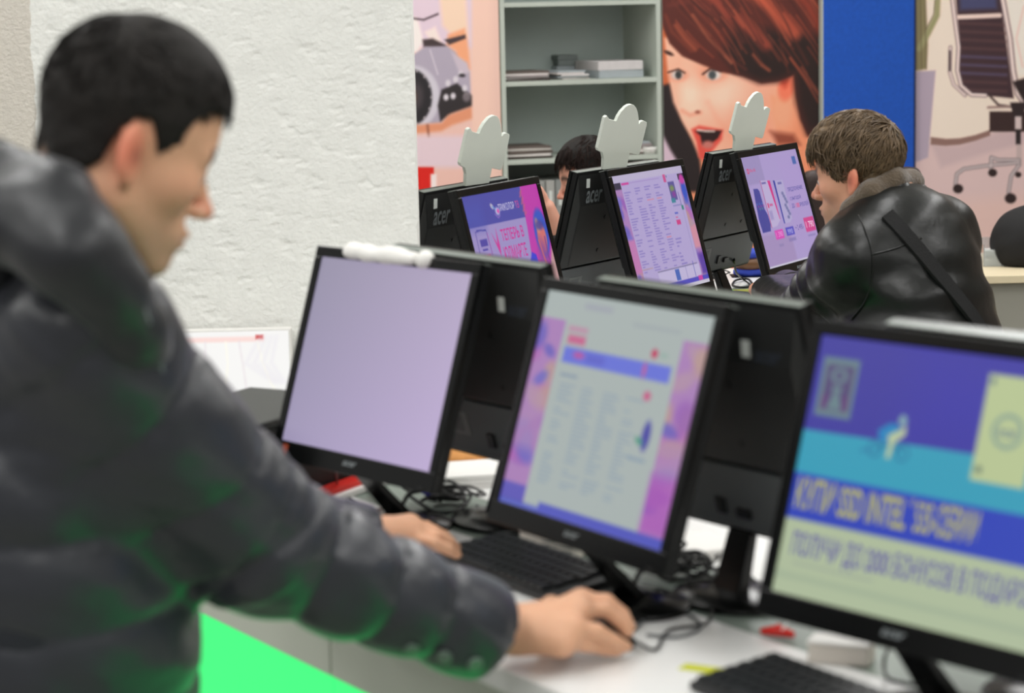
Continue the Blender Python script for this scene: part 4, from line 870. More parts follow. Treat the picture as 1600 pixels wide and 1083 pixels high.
sil = [onplane(*q) for q in sil]; sil = sil[::-1]; cu_ = (sil[0][0] + sil[-1][0]) / 2; sil = [(a - cu_, b) for a, b in sil]
for k, lab, du, dv in (('C1', 'white figure-shaped foam cutout sign, leftmost, in front of the camera poster', 0, 0), ('C2', 'white figure-shaped foam cutout sign, middle, in front of the grey shelves', 0, 0), ('C3', 'white figure-shaped foam cutout sign, rightmost, in front of the laughing woman poster', 0, 0)):
    c0, rt, up, bk = bframe(k); u0 = {'C1': .0, 'C2': cu_, 'C3': cu_}[k] + du
    MB().prism(sil, rt, up, bk * .008, bk * .0345).obj('cutout_sign', m_foam, bevel=.0012, seg=2, label=lab, cat='sign', loc=tuple(c0 + rt * u0 + up * (dv + .0)))

# ================================================================== things on the front table
def onT(px, py, z=TZ): return PZ(px, py, z)
key_me = {}
def keyboard(label, o, ang, L, Dp):
    root = thing('keyboard', label, 'keyboard', o, ang)      # local x along the keyboard, y towards the back
    MB().hexa([(0, 0, .002), (L, 0, .002), (L, Dp, .002), (0, Dp, .002), (0, 0, .012), (L, 0, .012), (L, Dp, .022), (0, Dp, .022)]).obj('base', m_keybase, root, bevel=.003)
    kw = .0175; n = int((L - .012) / .0188); sl = .010 / Dp
    rows = 6; ry = (Dp - .014) / rows
    def km_(wd, dp): 
        k = (round(wd, 4), round(dp, 4))
        if k not in key_me: key_me[k] = MB().hexa([(0, 0, 0), (wd, 0, 0), (wd, dp, 0), (0, dp, 0), (.0018, .0015, .0065), (wd - .0018, .0015, .0065), (wd - .0018, dp - .002, .007), (.0018, dp - .002, .007)]).mesh('key'); key_me[k].materials.append(m_key)
        return key_me[k]
    for r_ in range(rows):
        x = .006; off = (0, .004, .002, .006, 0, 0)[r_]
        i = 0
        while x < L - .024:
            wd = kw
            if r_ == 0 and i == 3: wd = .0188 * max(3, int(n * .35)) - .0013
            if i == 0: wd += off
            y = .006 + r_ * ry; k_ = bpy.data.objects.new('key', km_(wd, ry - .0015)); C.objects.link(k_); k_.parent = root; k_.location = (x, y, .0125 + y * sl); x += wd + .0013; i += 1
    return root
angD = math.atan2(D1[1], D1[0])
# users stand on the N1 side; keyboard local y must point away from them
kb = onT(800, 858) - D1 * .015; kb = kb + N1 * .135
keyboard('black keyboard between the two hands of the man in the grey jacket', kb + np.array([0, 0, .0]), angD, .31, .135)
kb2 = onT(1215, 1048) + N1 * .135
keyboard('black keyboard below the nearest monitor at the bottom edge of the photo', kb2, angD, .40, .135)
# mouse under the right hand
hd = (PZ(978, 1000, .82) - PZ(850, 985, .82)); hd[2] = 0; hd /= np.linalg.norm(hd); ha = math.atan2(hd[1], hd[0])
mo = PZ(926, 990, .815); mo[2] = TZ
rm = thing('computer_mouse', 'black computer mouse under the right hand of the man in the grey jacket', 'mouse', mo, ha)
mm_, _ = surf('shell', lambda P: smax(ell(P, (0, 0, .004), (.058, .031, .034)), .001 - P[:, 2], .003), (-.07, -.04, -.005), (.07, .04, .045), .004); link('shell', mm_, m_black, rm)
MB().lathe([(.002, -.004), (.008, -.003), (.009, 0), (.008, .003), (.002, .004)], 14).obj('scroll_wheel', m_key, rm, smooth=True).matrix_local = Matrix.Translation((.034, 0, .030)) @ Matrix.Rotation(R(90), 4, 'X')
def cable(label, pts, r=.0022, m=m_cable, name='cable'):
    return MB().tube(pts, r, 8, 8).obj(name, m, smooth=True, label=label, cat='cable')
mh = mo + hd * .056
cable('black mouse cable curling from the mouse towards the web-page monitor stand', [mh + [0, 0, .012], mh + hd * .03 + [0, 0, .004], onT(1045, 985, TZ + .003), onT(1100, 975, TZ + .003), onT(1112, 955, TZ + .003), onT(1085, 935, TZ + .003)])
cable('grey cable looping on the table right of the right hand', [onT(990, 985, TZ + .003), onT(1010, 968, TZ + .003), onT(1050, 955, TZ + .003), onT(1080, 962, TZ + .003), onT(1095, 980, TZ + .003), onT(1060, 995, TZ + .003), onT(1010, 992, TZ + .004)], .0022, m_gcable)
cable('black cable trailing from the lavender monitor stand across the centre strip', [onT(560, 740, TZ + .006), onT(600, 790, TZ + .004), onT(660, 800, TZ + .003), onT(720, 815, TZ + .003), onT(770, 812, TZ + .004), onT(745, 790, TZ + .004)])
cable('thin black cable hanging in front of the black box to the red-edged leaflet', [onT(527, 700, TZ + .12), onT(526, 735, TZ + .06), onT(530, 765, TZ + .004), onT(560, 785, TZ + .003), onT(600, 800, TZ + .003)], .0018)
cable('black cable bundle loop behind the web-page monitor stand', [onT(1010, 880, TZ + .03), onT(1040, 905, TZ + .004), onT(1085, 900, TZ + .003), onT(1110, 880, TZ + .02), onT(1090, 862, TZ + .04), onT(1050, 868, TZ + .03)], .003)
cable('black cable bundle loop behind the lavender monitor stand', [onT(640, 775, TZ + .02), onT(680, 800, TZ + .004), onT(720, 795, TZ + .003), onT(735, 770, TZ + .02), onT(700, 760, TZ + .03), onT(655, 785, TZ + .01)], .003)
cable('black cable dangling right of the stand seen under the nearest monitor', [onT(1395, 1000, TZ + .06), onT(1382, 1030, TZ + .02), onT(1388, 1060, TZ + .003), onT(1430, 1070, TZ + .003)], .0022)
cable('thin black cable crossing the centre strip under the monitor behind the web page', [onT(1130, 870, TZ + .05), onT(1160, 890, TZ + .02), onT(1190, 925, TZ + .004), onT(1150, 940, TZ + .003)], .0025)
def nest(label, px, py, sx, sy, seed, n=9):
    o = onT(px, py); r = thing('cable_nest', label, 'cables', o, angD); q = np.random.default_rng(seed)
    for k in range(n):
        a0 = q.uniform(0, 6.28); cx_, cy_ = q.uniform(-sx, sx) * .6, q.uniform(-sy, sy) * .6; rx_, ry_ = q.uniform(.02, .05), q.uniform(.015, .035)
        pts = [(cx_ + rx_ * math.cos(a0 + t) * (1 + .25 * math.sin(t * 1.7 + k)), cy_ + ry_ * math.sin(a0 + t), .004 + .0035 * k * .6 + .018 * abs(math.sin(t * .8 + k)) * q.random()) for t in np.linspace(0, 5.4 + q.random() * 2, 8)]
        MB().tube(pts, q.uniform(.0017, .0029), 7, 6).obj('cable', m_cable, r, smooth=True)
nest('tangle of black cables behind the lavender monitor stand', 700, 790, .07, .05, 3, 12)
nest('tangle of black cables between the web-page monitor stand and the stand beyond it', 1050, 905, .08, .05, 4, 12)
nest('tangle of black cables on the far table beside the software advert stand', 1118, 438, .05, .03, 6, 6)
def plug(label, px, py, z, yaw):
    r = thing('video_plug', label, 'plug', PZ(px, py, z), yaw)
    MB().box(-.019, .019, -.008, .008, -.007, .007).obj('housing', m_bluep, r, bevel=.002); MB().box(-.014, .014, .008, .014, -.004, .004).obj('shell', m_logo, r)
    MB().tube([(0, -.008, 0), (0, -.03, -.004), (.01, -.05, -.02)], [.006, .004, .003], 8, 4).obj('lead', m_cable, r, smooth=True)
plug('bright blue video plug hanging below the lavender monitor', 664, 764, TZ + .035, angD); plug('bright blue video plug hanging below the web-page monitor', 1028, 884, TZ + .035, angD)
def sbox(name, label, cat, o, a, sx, sy, sz, m, lid=None, bevel=.002):
    r = thing(name, label, cat, o, a); MB().box(0, sx, 0, sy, .0004, sz).obj('body', m, r, bevel=bevel)
    if lid: MB().box(-.001, sx + .001, -.001, sy + .001, sz + .0003, sz + .004).obj('lid', lid, r, bevel=.001)
    return r
m_card = mat('beige_white_card', (222, 214, 204), .7, var=.05, vscale=12)
r = sbox('carton', 'small white printed box behind the keyboard under the web-page monitor', 'box', onT(812, 862), R(-32), .10, .045, .030, m_card, m_paper)
for k in range(3): MB().box(.04, .09, -.0008, -.0002, .008 + k * .006, .0095 + k * .006).obj('printed_line', m_label, r)
r = sbox('carton', 'low beige box beside the red clip under the nearest monitor', 'box', onT(1262, 1036), R(-22), .075, .04, .024, m_card, m_paper)
r = thing('clip', 'small red plastic clip on the table left of the nearest monitor', 'clip', onT(1215, 996), R(-25))
MB().tube([(-.022, 0, .006), (-.006, 0, .008), (.006, 0, .008), (.022, 0, .005)], [.004, .007, .007, .004], 10, 3).obj('jaw', m_red, r, smooth=True); MB().tube([(0, 0, .01), (.002, 0, .017)], [.006, .003], 10).obj('grip', m_red, r, smooth=True)
cable('thin white lead running from the red clip up behind the nearest monitor', [onT(1222, 985, TZ + .012), onT(1236, 965, TZ + .02), onT(1252, 945, TZ + .03)], .0012, m_paper)
p0 = onT(1066, 1042, TZ); p1 = onT(1170, 1056, TZ); ad = math.atan2(p1[1] - p0[1], p1[0] - p0[0])
r = thing('leaflet', 'narrow yellow-green leaflet lying left of the nearest keyboard', 'leaflet', p0, ad)
MB().box(0, .085, -.012, .012, .0004, .0014).obj('sheet', mat('yellow_leaflet_print', (196, 200, 50), .5, var=.12, vscale=40), r); MB().box(.05, .085, -.0121, .0, .0016, .0019).obj('green_corner', mat('green_leaflet_print', (90, 200, 60), .5, var=.1), r)
# black box behind the lavender monitor
bB = np.array([-.256, 3.806, TZ]); bd = np.array([.49, .87, 0]); bd /= np.linalg.norm(bd); bA = bB - bd * .36; ba = math.atan2(bd[1], bd[0])
r = thing('equipment_case', 'black box-shaped equipment case behind the lavender monitor, half hidden by the sleeve', 'case', bA, ba)
MB().box(0, .36, 0, .24, .006, .135).obj('body', m_blackm, r, bevel=.006); MB().box(.004, .356, .004, .236, .1355, .15).obj('lid', mat('dark_grey_case_lid', (24, 27, 27), .4, var=.08), r, bevel=.006)
MB().box(.15, .21, -.012, 0, .105, .125).obj('latch', m_gcable, r, bevel=.002)
for q in ((.02, .02), (.34, .02), (.02, .22), (.34, .22)): MB().lathe([(.006, 0), (.009, .001), (.009, .006)], 12, (q[0], q[1], .0003)).obj('foot', m_cable, r)
rb = bB - bd * .22 - np.array([-bd[1], bd[0], 0]) * .052
r = thing('leaflet_pack', 'thin white pack with a bright red edge in front of the black case', 'leaflets', rb, ba)
MB().box(0, .215, 0, .045, .0004, .010).obj('pack', m_paper, r, bevel=.001); MB().box(0, .215, .012, .046, .0104, .019).obj('red_edge', m_red, r, bevel=.001)
MB().box(.205, .213, .0, .045, .011, .048).obj('white_tab', m_paper, r)
# papers and brown card beyond the centre strip
r = thing('paper_stack', 'white paper stack seen between the lavender and web-page monitors', 'papers', onT(688, 768), angD + R(70))
z_ = .0004
for k in range(3): MB().box(k * .004, .20 + k * .003, 0, .13, z_, z_ + .007).obj('paper_sheaf', m_paper, r); z_ += .0078
r = thing('card_pouch', 'crumpled orange-brown card pouch beyond the white papers between the monitors', 'pouch', onT(716, 733), angD + R(60))
pm, _ = surf('pouch', lambda P: smax(ell(P, (0, 0, .016), (.055, .035, .022)) - .004 * sines(P, 90, 3, 2), .001 - P[:, 2], .003), (-.08, -.06, -.01), (.08, .06, .06), .005); link('pouch', pm, m_orange, r)
r = thing('paper_stack', 'small white papers seen between the web-page monitor and the stand beyond it', 'papers', onT(1055, 885), angD + R(80))
for k, z_ in enumerate((.0004, .006, .0116)): MB().box(k * .003, .10 + k * .003, 0, .12, z_, z_ + .005).obj('paper_sheaf', m_paper, r)
# glowing white panel at the foot of the pillar
g0 = PY(262, 632, 4.54); g1 = PY(457, 632, 4.54); gz = PY(450, 519, 4.54)[2]
r = thing('display_lightbox', 'bright white glossy display panel at the foot of the rough white pillar', 'panel', (g0[0], 4.55, g0[2] - .0))
gw = g1[0] - g0[0]; gh = gz - g0[2]
MB().box(0, gw, 0, .03, -.012, gh + .006).obj('frame', m_paper, r, bevel=.002)
def gp(P, u, v):
    p = Paint(u * 200, (1 - v) * 115, (246, 245, 243)); p.rect(4, 8, 160, 16, (250, 214, 208), 2, .8); p.rect(146, 6, 158, 12, (200, 60, 60), 2)
    for k, xx in enumerate((30, 62, 96, 118, 148)): p.line([(xx, 16), (xx - 4 + k * 3, 50), (xx - 22 + k * 10, 78), (xx - 50 + k * 20, 98)], 2.2, (232, 222, 226) if k % 2 else (255, 252, 236), 2.2, .8)
    for k in range(4): p.line([(180 - k * 9, 10), (170 - k * 14, 50), (190 - k * 6, 80)], 5, (232, 228, 236), 4, .5)
    return p.c
link('lit_face', gridmesh('lit_face', (.004, -.001, -.006), (gw - .008, 0, 0), (0, 0, gh + .008), 90, 60, painter=gp), mat('backlit_print', (250, 250, 250), .3, attr=True, emit=1.0), r)
MB().box(.03, gw - .03, .001, .029, -g0[2] + .0, -.013).obj('support', m_apron, r)
# crumpled tissue on the lavender monitor
M1 = mk(TILT1['M1']); t1_ = R(M1[4]); rt1 = np.array([math.cos(M1[3]), math.sin(M1[3]), 0]); b1 = np.array([-math.sin(M1[3]), math.cos(M1[3]), 0])
c1 = np.array(M1[:3]); up1 = b1 * math.sin(t1_) + np.array([0, 0, math.cos(t1_)]); bk1 = b1 * math.cos(t1_) - np.array([0, 0, math.sin(t1_)])
def on1(u, v, d): return c1 + rt1 * u + up1 * v + bk1 * d
def tissue(us, rr, sd):
    pts = [on1(u, .166, -.002) for u in us]
    return lambda P: smin(chain(P, pts, rr, .01), chain(P, [p - bk1 * .006 - up1 * .006 for p in pts], [q * .8 for q in rr], .01), .01) - .0035 * sines(P, 62, sd, 2)
for us, rr, lab in (([-.115, -.07, -.02, .045], [.011, .0115, .010, .010], 'long crumpled white tissue lying on top of the lavender monitor'), ([.068, .074, .078], [.008, .010, .008], 'small white tissue ball on top of the lavender monitor, right of the long tissue')):
    P0 = on1(us[0], .166, 0); P1_ = on1(us[-1], .166, 0); f_ = tissue(us, rr, len(us)); tm_, _ = surf('tissue', f_, np.minimum(P0, P1_) - .05, np.maximum(P0, P1_) + .05, .003); link('tissue', tm_, m_paper, label=lab, cat='tissue')
o_ = MB().obox(on1(-.178, -.176, -.0048) - c1, rt1 * .014, up1 * .02, bk1 * .0006).obj('orange_reflection', mat('painted_orange_reflection', (140, 58, 30), .4, var=.1, vscale=80), label='small painted orange reflection on the lower left bezel of the lavender monitor', cat='sticker', loc=tuple(c1))  # thin orange patch stands in for a reflection on the bezel

# ================================================================== things on the far table
def far(px, py, z=TZ): return PZ(px, py, z)
cable('black cable hanging from the far-row monitor back beside the software advert', [far(1147, 405, TZ + .1), far(1150, 425, TZ + .05), far(1162, 437, TZ + .003), far(1172, 446, TZ + .003), far(1160, 449, TZ + .003), far(1145, 446, TZ + .003), far(1150, 438, TZ + .006), far(1168, 436, TZ + .008), far(1178, 446, TZ + .003)], .0032)
cable('black cable with a thick moulded end below the software advert screen', [far(1196, 430, TZ + .02), far(1194, 434, TZ + .012), far(1190, 439, TZ + .006), far(1187, 446, TZ + .004), far(1192, 452, TZ + .003)], [.0025, .004, .010, .009, .003])
cable('thin black cable lying right of the moulded cable end on the far table', [far(1196, 433, TZ + .008), far(1202, 440, TZ + .003), far(1210, 447, TZ + .003)], .0025)
q0 = far(1136, 456); 
r = thing('leaflet', 'yellow-green leaflet on the far table in front of the coiled black cable', 'leaflet', q0, R(2)); MB().box(0, .095, -.04, .03, .0004, .002).obj('sheet', MATS['yellow_leaflet_print'], r); MB().box(-.02, .02, -.04, .03, .0022, .0027).obj('green_corner', MATS['green_leaflet_print'], r)
m_bcl = mat('blue_cloth', (38, 62, 170), .7, var=.15, vscale=40, bump=.15, bscale=60)
for px, py, z, rx, lab in ((1168, 397, TZ + .135, .05, 'upper blue cloth bundle behind the software advert monitor'), (1172, 424, TZ + .05, .05, 'lower blue cloth bundle behind the software advert monitor')):
    c_ = PY(px, py, 6.62); me_, _ = surf('cloth_bundle', lambda P: ell(P, c_, (rx, .045, .020)) - .004 * sines(P, 70, 5, 2), c_ - .09, c_ + .09, .006); link('cloth_bundle', me_, m_bcl, label=lab, cat='cloth')
c_ = PY(1172, 410, 6.62); me_, _ = surf('pouch', lambda P: ell(P, c_, (.055, .05, .026)) - .003 * sines(P, 70, 6, 2), c_ - .09, c_ + .09, .006); link('leather_pouch', me_, mat('brown_leather', (104, 70, 40), .5, var=.15, vscale=30, bump=.1), label='brown pouch between the two blue cloth bundles', cat='pouch')
c_ = PY(1172, 424, 6.62)
MB().box(c_[0] - .06, c_[0] + .07, c_[1] - .05, c_[1] + .05, TZ + .0005, c_[2] - .022).obj('storage_box', m_blackm, label='dark low storage box under the blue cloth bundles', cat='box', bevel=.004)

# ================================================================== far desk at the right
dk0 = PZ(1512, 432, .735); Yd = dk0[1]
r = thing('desk', 'pale beige desk with grey front at the right edge, behind the leather-jacketed man', 'desk', (dk0[0], Yd, 0))
MB().box(0, 1.4, 0, .65, .71, .735).obj('desktop', mat('beige_laminate', (214, 200, 168), .5, var=.04), r, bevel=.003)
for k in range(3): MB().box(.02 + k * .46, .474 + k * .46, .03, .05, .01, .708).obj('front_panel', mat('warm_grey_panel', (148, 146, 136), .6, var=.03), r, bevel=.002)
MB().box(.02, .04, .055, .62, .0, .708).obj('side_panel', MATS['warm_grey_panel'], r)
m_clear = mat('clear_plastic', (235, 240, 240), .1, trans=.75, var=.01)
t0_ = PZ(1556, 416, .736)
r = thing('acrylic_tray', 'clear acrylic tray with white papers on the beige desk', 'tray', (t0_[0] - .04, t0_[1], .7355))
MB().box(0, .09, 0, .004, 0, .055).obj('tray_wall', m_clear, r); MB().box(0, .09, .10, .104, 0, .085).obj('tray_wall', m_clear, r); MB().box(0, .004, .0045, .0995, 0, .07).obj('tray_wall', m_clear, r); MB().box(.086, .09, .0045, .0995, 0, .07).obj('tray_wall', m_clear, r); MB().box(.006, .084, .01, .09, .001, .05).obj('papers', m_paper, r); 
bc = PY(1600, 412, Yd + .28); bc[2] = .736
bm_, _ = surf('bag', lambda P: smax(ell(P, bc + np.array([.03, 0, .07]), (.14, .12, .125)) - .004 * sines(P, 40, 3, 2), .737 - P[:, 2], .01), bc - .25, bc + .3, .009)
link('soft_bag', bm_, mat('black_bag_cloth', (16, 15, 16), .85, var=.1, bump=.1), label='black rounded soft bag on the beige desk at the right edge', cat='bag')
wc = PY(1572, 366, Yd + .42); MB().tube([wc + [-.02, 0, 0], wc + [.04, 0, .004]], [.010, .014], 10).box(wc[0] - .005, wc[0] + .005, wc[1] - .005, wc[1] + .005, .735, wc[2]).obj('desk_lamp_arm', m_orange, label='short orange-brown knob on a post behind the black bag', cat='knob', smooth=False)
# high-backed chair behind the leather-jacketed man
m_chair = mat('dark_brown_chair_leather', (46, 30, 27), .55, var=.12, vscale=20, bump=.08)
ca = PY(1348, 380, 7.42); r = thing('office_chair', 'dark brown high-backed chair behind the head of the man in black leather', 'chair', (ca[0], ca[1], 0), R(8))
zt = PY(1348, 262, 7.42)[2]; zb = .52; wx = .204
def shell_(P): return smax(smax(np.abs(P[:, 0]) - wx + .02, np.abs(P[:, 1] - .02 * np.cos((P[:, 2] - .8) * 4)) - .012, .03), np.abs(P[:, 2] - (zt + zb) / 2) - (zt - zb) / 2 + .02, .04) - .02
cm, _ = surf('backrest', shell_, (-.25, -.12, zb - .1), (.25, .15, zt + .1), .012); link('backrest', cm, m_chair, r)
MB().box(-.22, .22, -.44, -.02, .44, .515).obj('seat', m_chair, r, bevel=.025, seg=3); MB().lathe([(.03, .08), (.03, .44)], 16, (0, -.22, 0)).obj('column', m_logo, r)
for k in range(5):
    a = k * 2 * math.pi / 5; MB().tube([(0, -.22, .1), (.27 * math.cos(a), -.22 + .27 * math.sin(a), .065)], [.02, .013], 8).obj('leg', m_logo, r); MB().lathe([(.01, 0), (.025, .012), (.025, .04), (.01, .052)], 12, (.27 * math.cos(a), -.22 + .27 * math.sin(a), .0)).obj('caster', m_blackm, r)

# ================================================================== man in the black leather jacket
def surfhit(fn, px, py, t0):
    v = ray(px, py); v = v / np.linalg.norm(v); O = np.array([0, 0, CAMZ]); t = t0
    for _ in range(90):
        d = fn((O + v * t)[None].astype(np.float32))[0]
        if d < .0008: return O + v * t, True
        t += max(d * .55, .0006)
        if t > t0 + 2.5: break
    return O + v * t, False
def gradn(fn, p, e=.004):
    g = np.array([fn((p + q)[None].astype(np.float32))[0] - fn((p - q)[None].astype(np.float32))[0] for q in np.eye(3) * e]); return g / np.linalg.norm(g)
LH = Head((0, 0, 0), R(151), R(8), R(-2), 1.0); LH.o = PY(1331, 282, 4.86) - LH.M @ np.array([-.014, .080, -.008])
byaw = R(130); lfw = np.array([math.cos(byaw), math.sin(byaw), 0]); lrt = np.array([lfw[1], -lfw[0], 0])
qL = PY(1330, 408, 4.80); qR = qL + lrt * .29 + np.array([0, 0, .03]); qm = (qL + qR) / 2
qn = qm + np.array([0, 0, .09]) + lfw * .03; qp = qm + np.array([0, 0, -.50]) - lfw * .10; qp[2] = .58
eL = PY(1262, 492, 5.02); wL = PZ(1205, 460, .862); hL = wL + (wL - eL) / np.linalg.norm(wL - eL) * .08; hL[2] = .835
eR = qR + lfw * .22 + np.array([-.02, 0, -.20]); wR = PZ(1232, 446, .865)
lkn = [qp + lfw * .40 - lrt * .12 + np.array([0, 0, -.04]), qp + lfw * .36 + lrt * .12 + np.array([0, 0, -.04])]; lhp = [qp - lrt * .09, qp + lrt * .09]; lan = [np.array([k[0], k[1], .09]) - lfw * .05 for k in lkn]
lnape = LH.w((-.045, 0, -.055)); lthr = LH.w((.0, 0, -.075))
def mkhand(w_, dirv, side):
    up_ = np.array([0, 0, 1.]); dirv = dirv / np.linalg.norm(dirv); s_ = np.cross(up_, dirv) * side
    mc = [w_ + dirv * .085 + s_ * o for o in (.028, .010, -.009, -.026)]
    for m_ in mc: m_[2] = max(TZ + .035, m_[2])
    fi = []
    for m_, L in zip(mc, (.072, .080, .074, .058)): fi.append([m_ + dirv * L * .5 + up_ * .004, m_ + dirv * L * .8 - up_ * .010, m_ + dirv * L * 1.0 - up_ * .022])
    th = [w_ + s_ * .025 + dirv * .02 - up_ * .008, w_ + s_ * .05 + dirv * .055 - up_ * .014, w_ + s_ * .056 + dirv * .09 - up_ * .018]
    return w_, mc, fi, th
hands = [mkhand(wL + (wL - eL) * .05, (wL - eL) * [1, 1, 0], -1), mkhand(wR + (wR - eR) * .05, (wR - eR) * [1, 1, 0], 1)]
def body_l(P):
    d = LH.sdf(P); d = smin(d, chain(P, [lnape, qn], [.052, .060], .02), .03); d = smin(d, cap(P, lthr, qn + lfw * .03, .040, .05), .02)
    rest = chain(P, [qn, (qn + qp) / 2, qp], [.08, .11, .12], .05); rest = smin(rest, limb(P, [qL, eL, wL], [.05, .042, .026]), .04); rest = smin(rest, limb(P, [qR, eR, wR], [.05, .042, .026]), .04); rest = smin(rest, chain(P, [qL, qn - [0, 0, .05], qR], [.05, .055, .05], .03), .04)
    for h, k, a in zip(lhp, lkn, lan): rest = smin(rest, chain(P, [h, k, a, a + lfw * .13 + np.array([0, 0, -.055])], [.08, .055, .036, .028], .02), .03)
    d = smin(d, rest, .02)
    for h in hands:
        m = np.linalg.norm(P - h[1][1], axis=1) < .17
        if m.any(): d[m] = smin(d[m], hand_parts(P[m], *h).astype(d.dtype), .008)
    return d
me, V = surf('person', body_l, (.35, 4.4, .0), (1.45, 5.95, 1.50), .0052); paint_skin(me, V, LH, base=(204, 150, 122), hairc=(84, 66, 48))
lman = link('person', me, m_skin, label='seated man with brown hair and black leather jacket looking at the software advert screen', cat='person')
m_hair2 = mat('mid_brown_hair', (98, 79, 56), .5, var=.35, vscale=70, bump=.2, bscale=250)
HL = np.array([-.075, -.078, -.074, -.060, -.036, .000, .022, .026, .016, -.006, .004, .026, .050, .062, .064, .062])
hm, hv = surf('hair', lambda P: LH.hair(P, .015, line=HL, n=.004, top=.008), LH.o - .2, LH.o + .2, .0035); link('hair', hm, m_hair2, lman)
def flow2(q, r):
    cx, cz = -.075, .085; d = np.stack([q[:, 0] - cx + .03, q[:, 1] * 1.5, (q[:, 2] - cz) * 1.2 - .02], 1); d /= np.linalg.norm(d, axis=1)[:, None] + 1e-6; d[:, 2] -= .25; return d + r.normal(size=q.shape) * .32
tufts('hair_locks', LH, hm, m_hair2, lman, 5200, lambda q, r: .024 + .030 * np.clip((q[:, 2] + .02) / .1, 0, 1) * r.uniform(.6, 1.25, len(q)), flow2, .0012, .9, 5, 7)
eyes(LH, lman); brows(LH, lman, m_hair2)
def ljack_raw(P):
    M = np.stack([lfw, -lrt, [0, 0, 1]], 1).astype(np.float32); lean = (qn - qp) / np.linalg.norm(qn - qp)
    a = qn * .80 + qp * .20 ; b = qn * .45 + qp * .55
    d = ell(P, a - lfw * .015, (.135, .195, .17), M); d = smin(d, ell(P, b - lfw * .03, (.155, .20, .24), M), .08); d = smin(d, ell(P, qp + np.array([0, 0, .03]), (.16, .20, .20), M), .08); d = smax(d, .52 - P[:, 2], .02)
    d = smin(d, limb(P, [qL, eL, wL], [.080, .066, .048]), .045); d = smin(d, limb(P, [qR, eR, wR], [.080, .064, .046]), .045); d = smin(d, chain(P, [qL, qn - np.array([0, 0, .06]), qR], [.070, .075, .075], .03), .05)
    return d
def ljack(P):
    d = ljack_raw(P); L1 = qL; ab = eL - qL; t = ((P - qL) @ ab) / (ab @ ab)
    near = np.clip(1 - (cap(P, qL, eL, .07)) / .06, 0, 1) * np.clip(t * 3, 0, 1)
    d = d + near * .007 * np.sin(t * 26 + 2.2 * sines(P, 14, 31, 2)) + .0042 * sines(P * [.7, .7, 1.5], 24, 33, 3) + .0030 * np.sin(P[:, 2] * 62 + 3.0 * sines(P, 7, 35, 2)) * np.clip((1.12 - P[:, 2]) / .1, 0, 1)
    for w_, e_ in ((wL, eL), (wR, eR)):
        dr = (w_ - e_) / np.linalg.norm(w_ - e_); m = np.linalg.norm(P - w_, axis=1) < .09; d[m] = smax(d[m], ((P[m] - w_ - dr * .02) @ dr), .006)
    return smax(d, -chain(P, [lnape, qn + [0, 0, .02]], [.062, .058], .02), .01)
m_leather = mat('black_leather', (11, 13, 12), .34, spec=.38, var=.05, vscale=14, bump=.16, bscale=24)
jm, jv = surf('leather_jacket', ljack, (.4, 4.4, .48), (1.45, 5.9, 1.3), .006); link('leather_jacket', jm, m_leather, lman)
m_fur = mat('brown_fleece', (84, 70, 54), .95, var=.2, vscale=60, bump=.5, bscale=260, sheen=.4)
cp = [PY(1313, 350, 4.90), PY(1332, 328, 4.86), PY(1360, 303, 4.85), PY(1394, 282, 4.88), PY(1422, 286, 4.94), PY(1430, 300, 5.04)]
fm, _ = surf('fleece_collar', lambda P: chain(P, cp, [.016, .022, .026, .028, .027, .022], .02) - .0012 * sines(P, 300, 3, 2), np.min(cp, 0) - .06, np.max(cp, 0) + .06, .004); link('fleece_collar', fm, m_fur, lman, label='brown fleece collar')
cq = [p + np.array([.012, -.006, -.030]) for p in cp]; fm, _ = surf('under_collar', lambda P: chain(P, cq, [.014, .021, .026, .028, .027, .024], .02) - .002 * sines(P, 60, 4, 2), np.min(cq, 0) - .06, np.max(cq, 0) + .06, .005); link('under_collar', fm, m_leather, lman)
def ribbon(name, pts, wd, th, m, parent, fn, label=None):
    P = catmull(pts, 6); N_ = np.array([gradn(fn, p, .012) for p in P]); T = np.gradient(P, axis=0); T /= np.linalg.norm(T, axis=1)[:, None]; S_ = np.cross(T, N_); S_ /= np.linalg.norm(S_, axis=1)[:, None]
    vs = []; fs = []
    for p, n_, s_ in zip(P, N_, S_): vs += [p - s_ * wd / 2 - n_ * .002, p + s_ * wd / 2 - n_ * .002, p + s_ * wd / 2 + n_ * th, p - s_ * wd / 2 + n_ * th]
    for i in range(len(P) - 1):
        for k in range(4): a = i * 4 + k; b = i * 4 + (k + 1) % 4; fs.append((a, b, b + 4, a + 4))
    fs += [(0, 1, 2, 3), tuple((len(P) - 1) * 4 + k for k in (3, 2, 1, 0))]
    return MB().add(vs, fs).obj(name, m, parent, label=label)
hp = [surfhit(ljack_raw, x, y, 4.2) for x, y in ((1386, 336), (1410, 362), (1436, 392), (1462, 424), (1490, 458), (1515, 490), (1540, 525))]
sp = [p for p, ok in hp if ok]
if len(sp) > 2: ribbon('bag_strap', sp, .030, .008, mat('black_webbing', (16, 16, 17), .9, var=.05, bump=.2, bscale=300), lman, ljack_raw, 'matt black bag strap across the back')
for pl_ in (((1342, 336), (1352, 360), (1362, 392), (1363, 430), (1352, 470), (1330, 500)), ((1362, 398), (1400, 388), (1440, 372))):
    hp = [surfhit(ljack, x, y, 4.2) for x, y in pl_]; sp = [p + gradn(ljack_raw, p) * .001 for p, ok in hp if ok]
    if len(sp) > 2: MB().tube(sp, .0022, 6, 6).obj('seam', m_leather, lman, smooth=True)
dress_legs(lhp, lkn, lan, lfw, lman)
r = thing('stool', 'black round stool under the man in the leather jacket', 'stool', (qp[0], qp[1], 0)); zs = qp[2] - .125
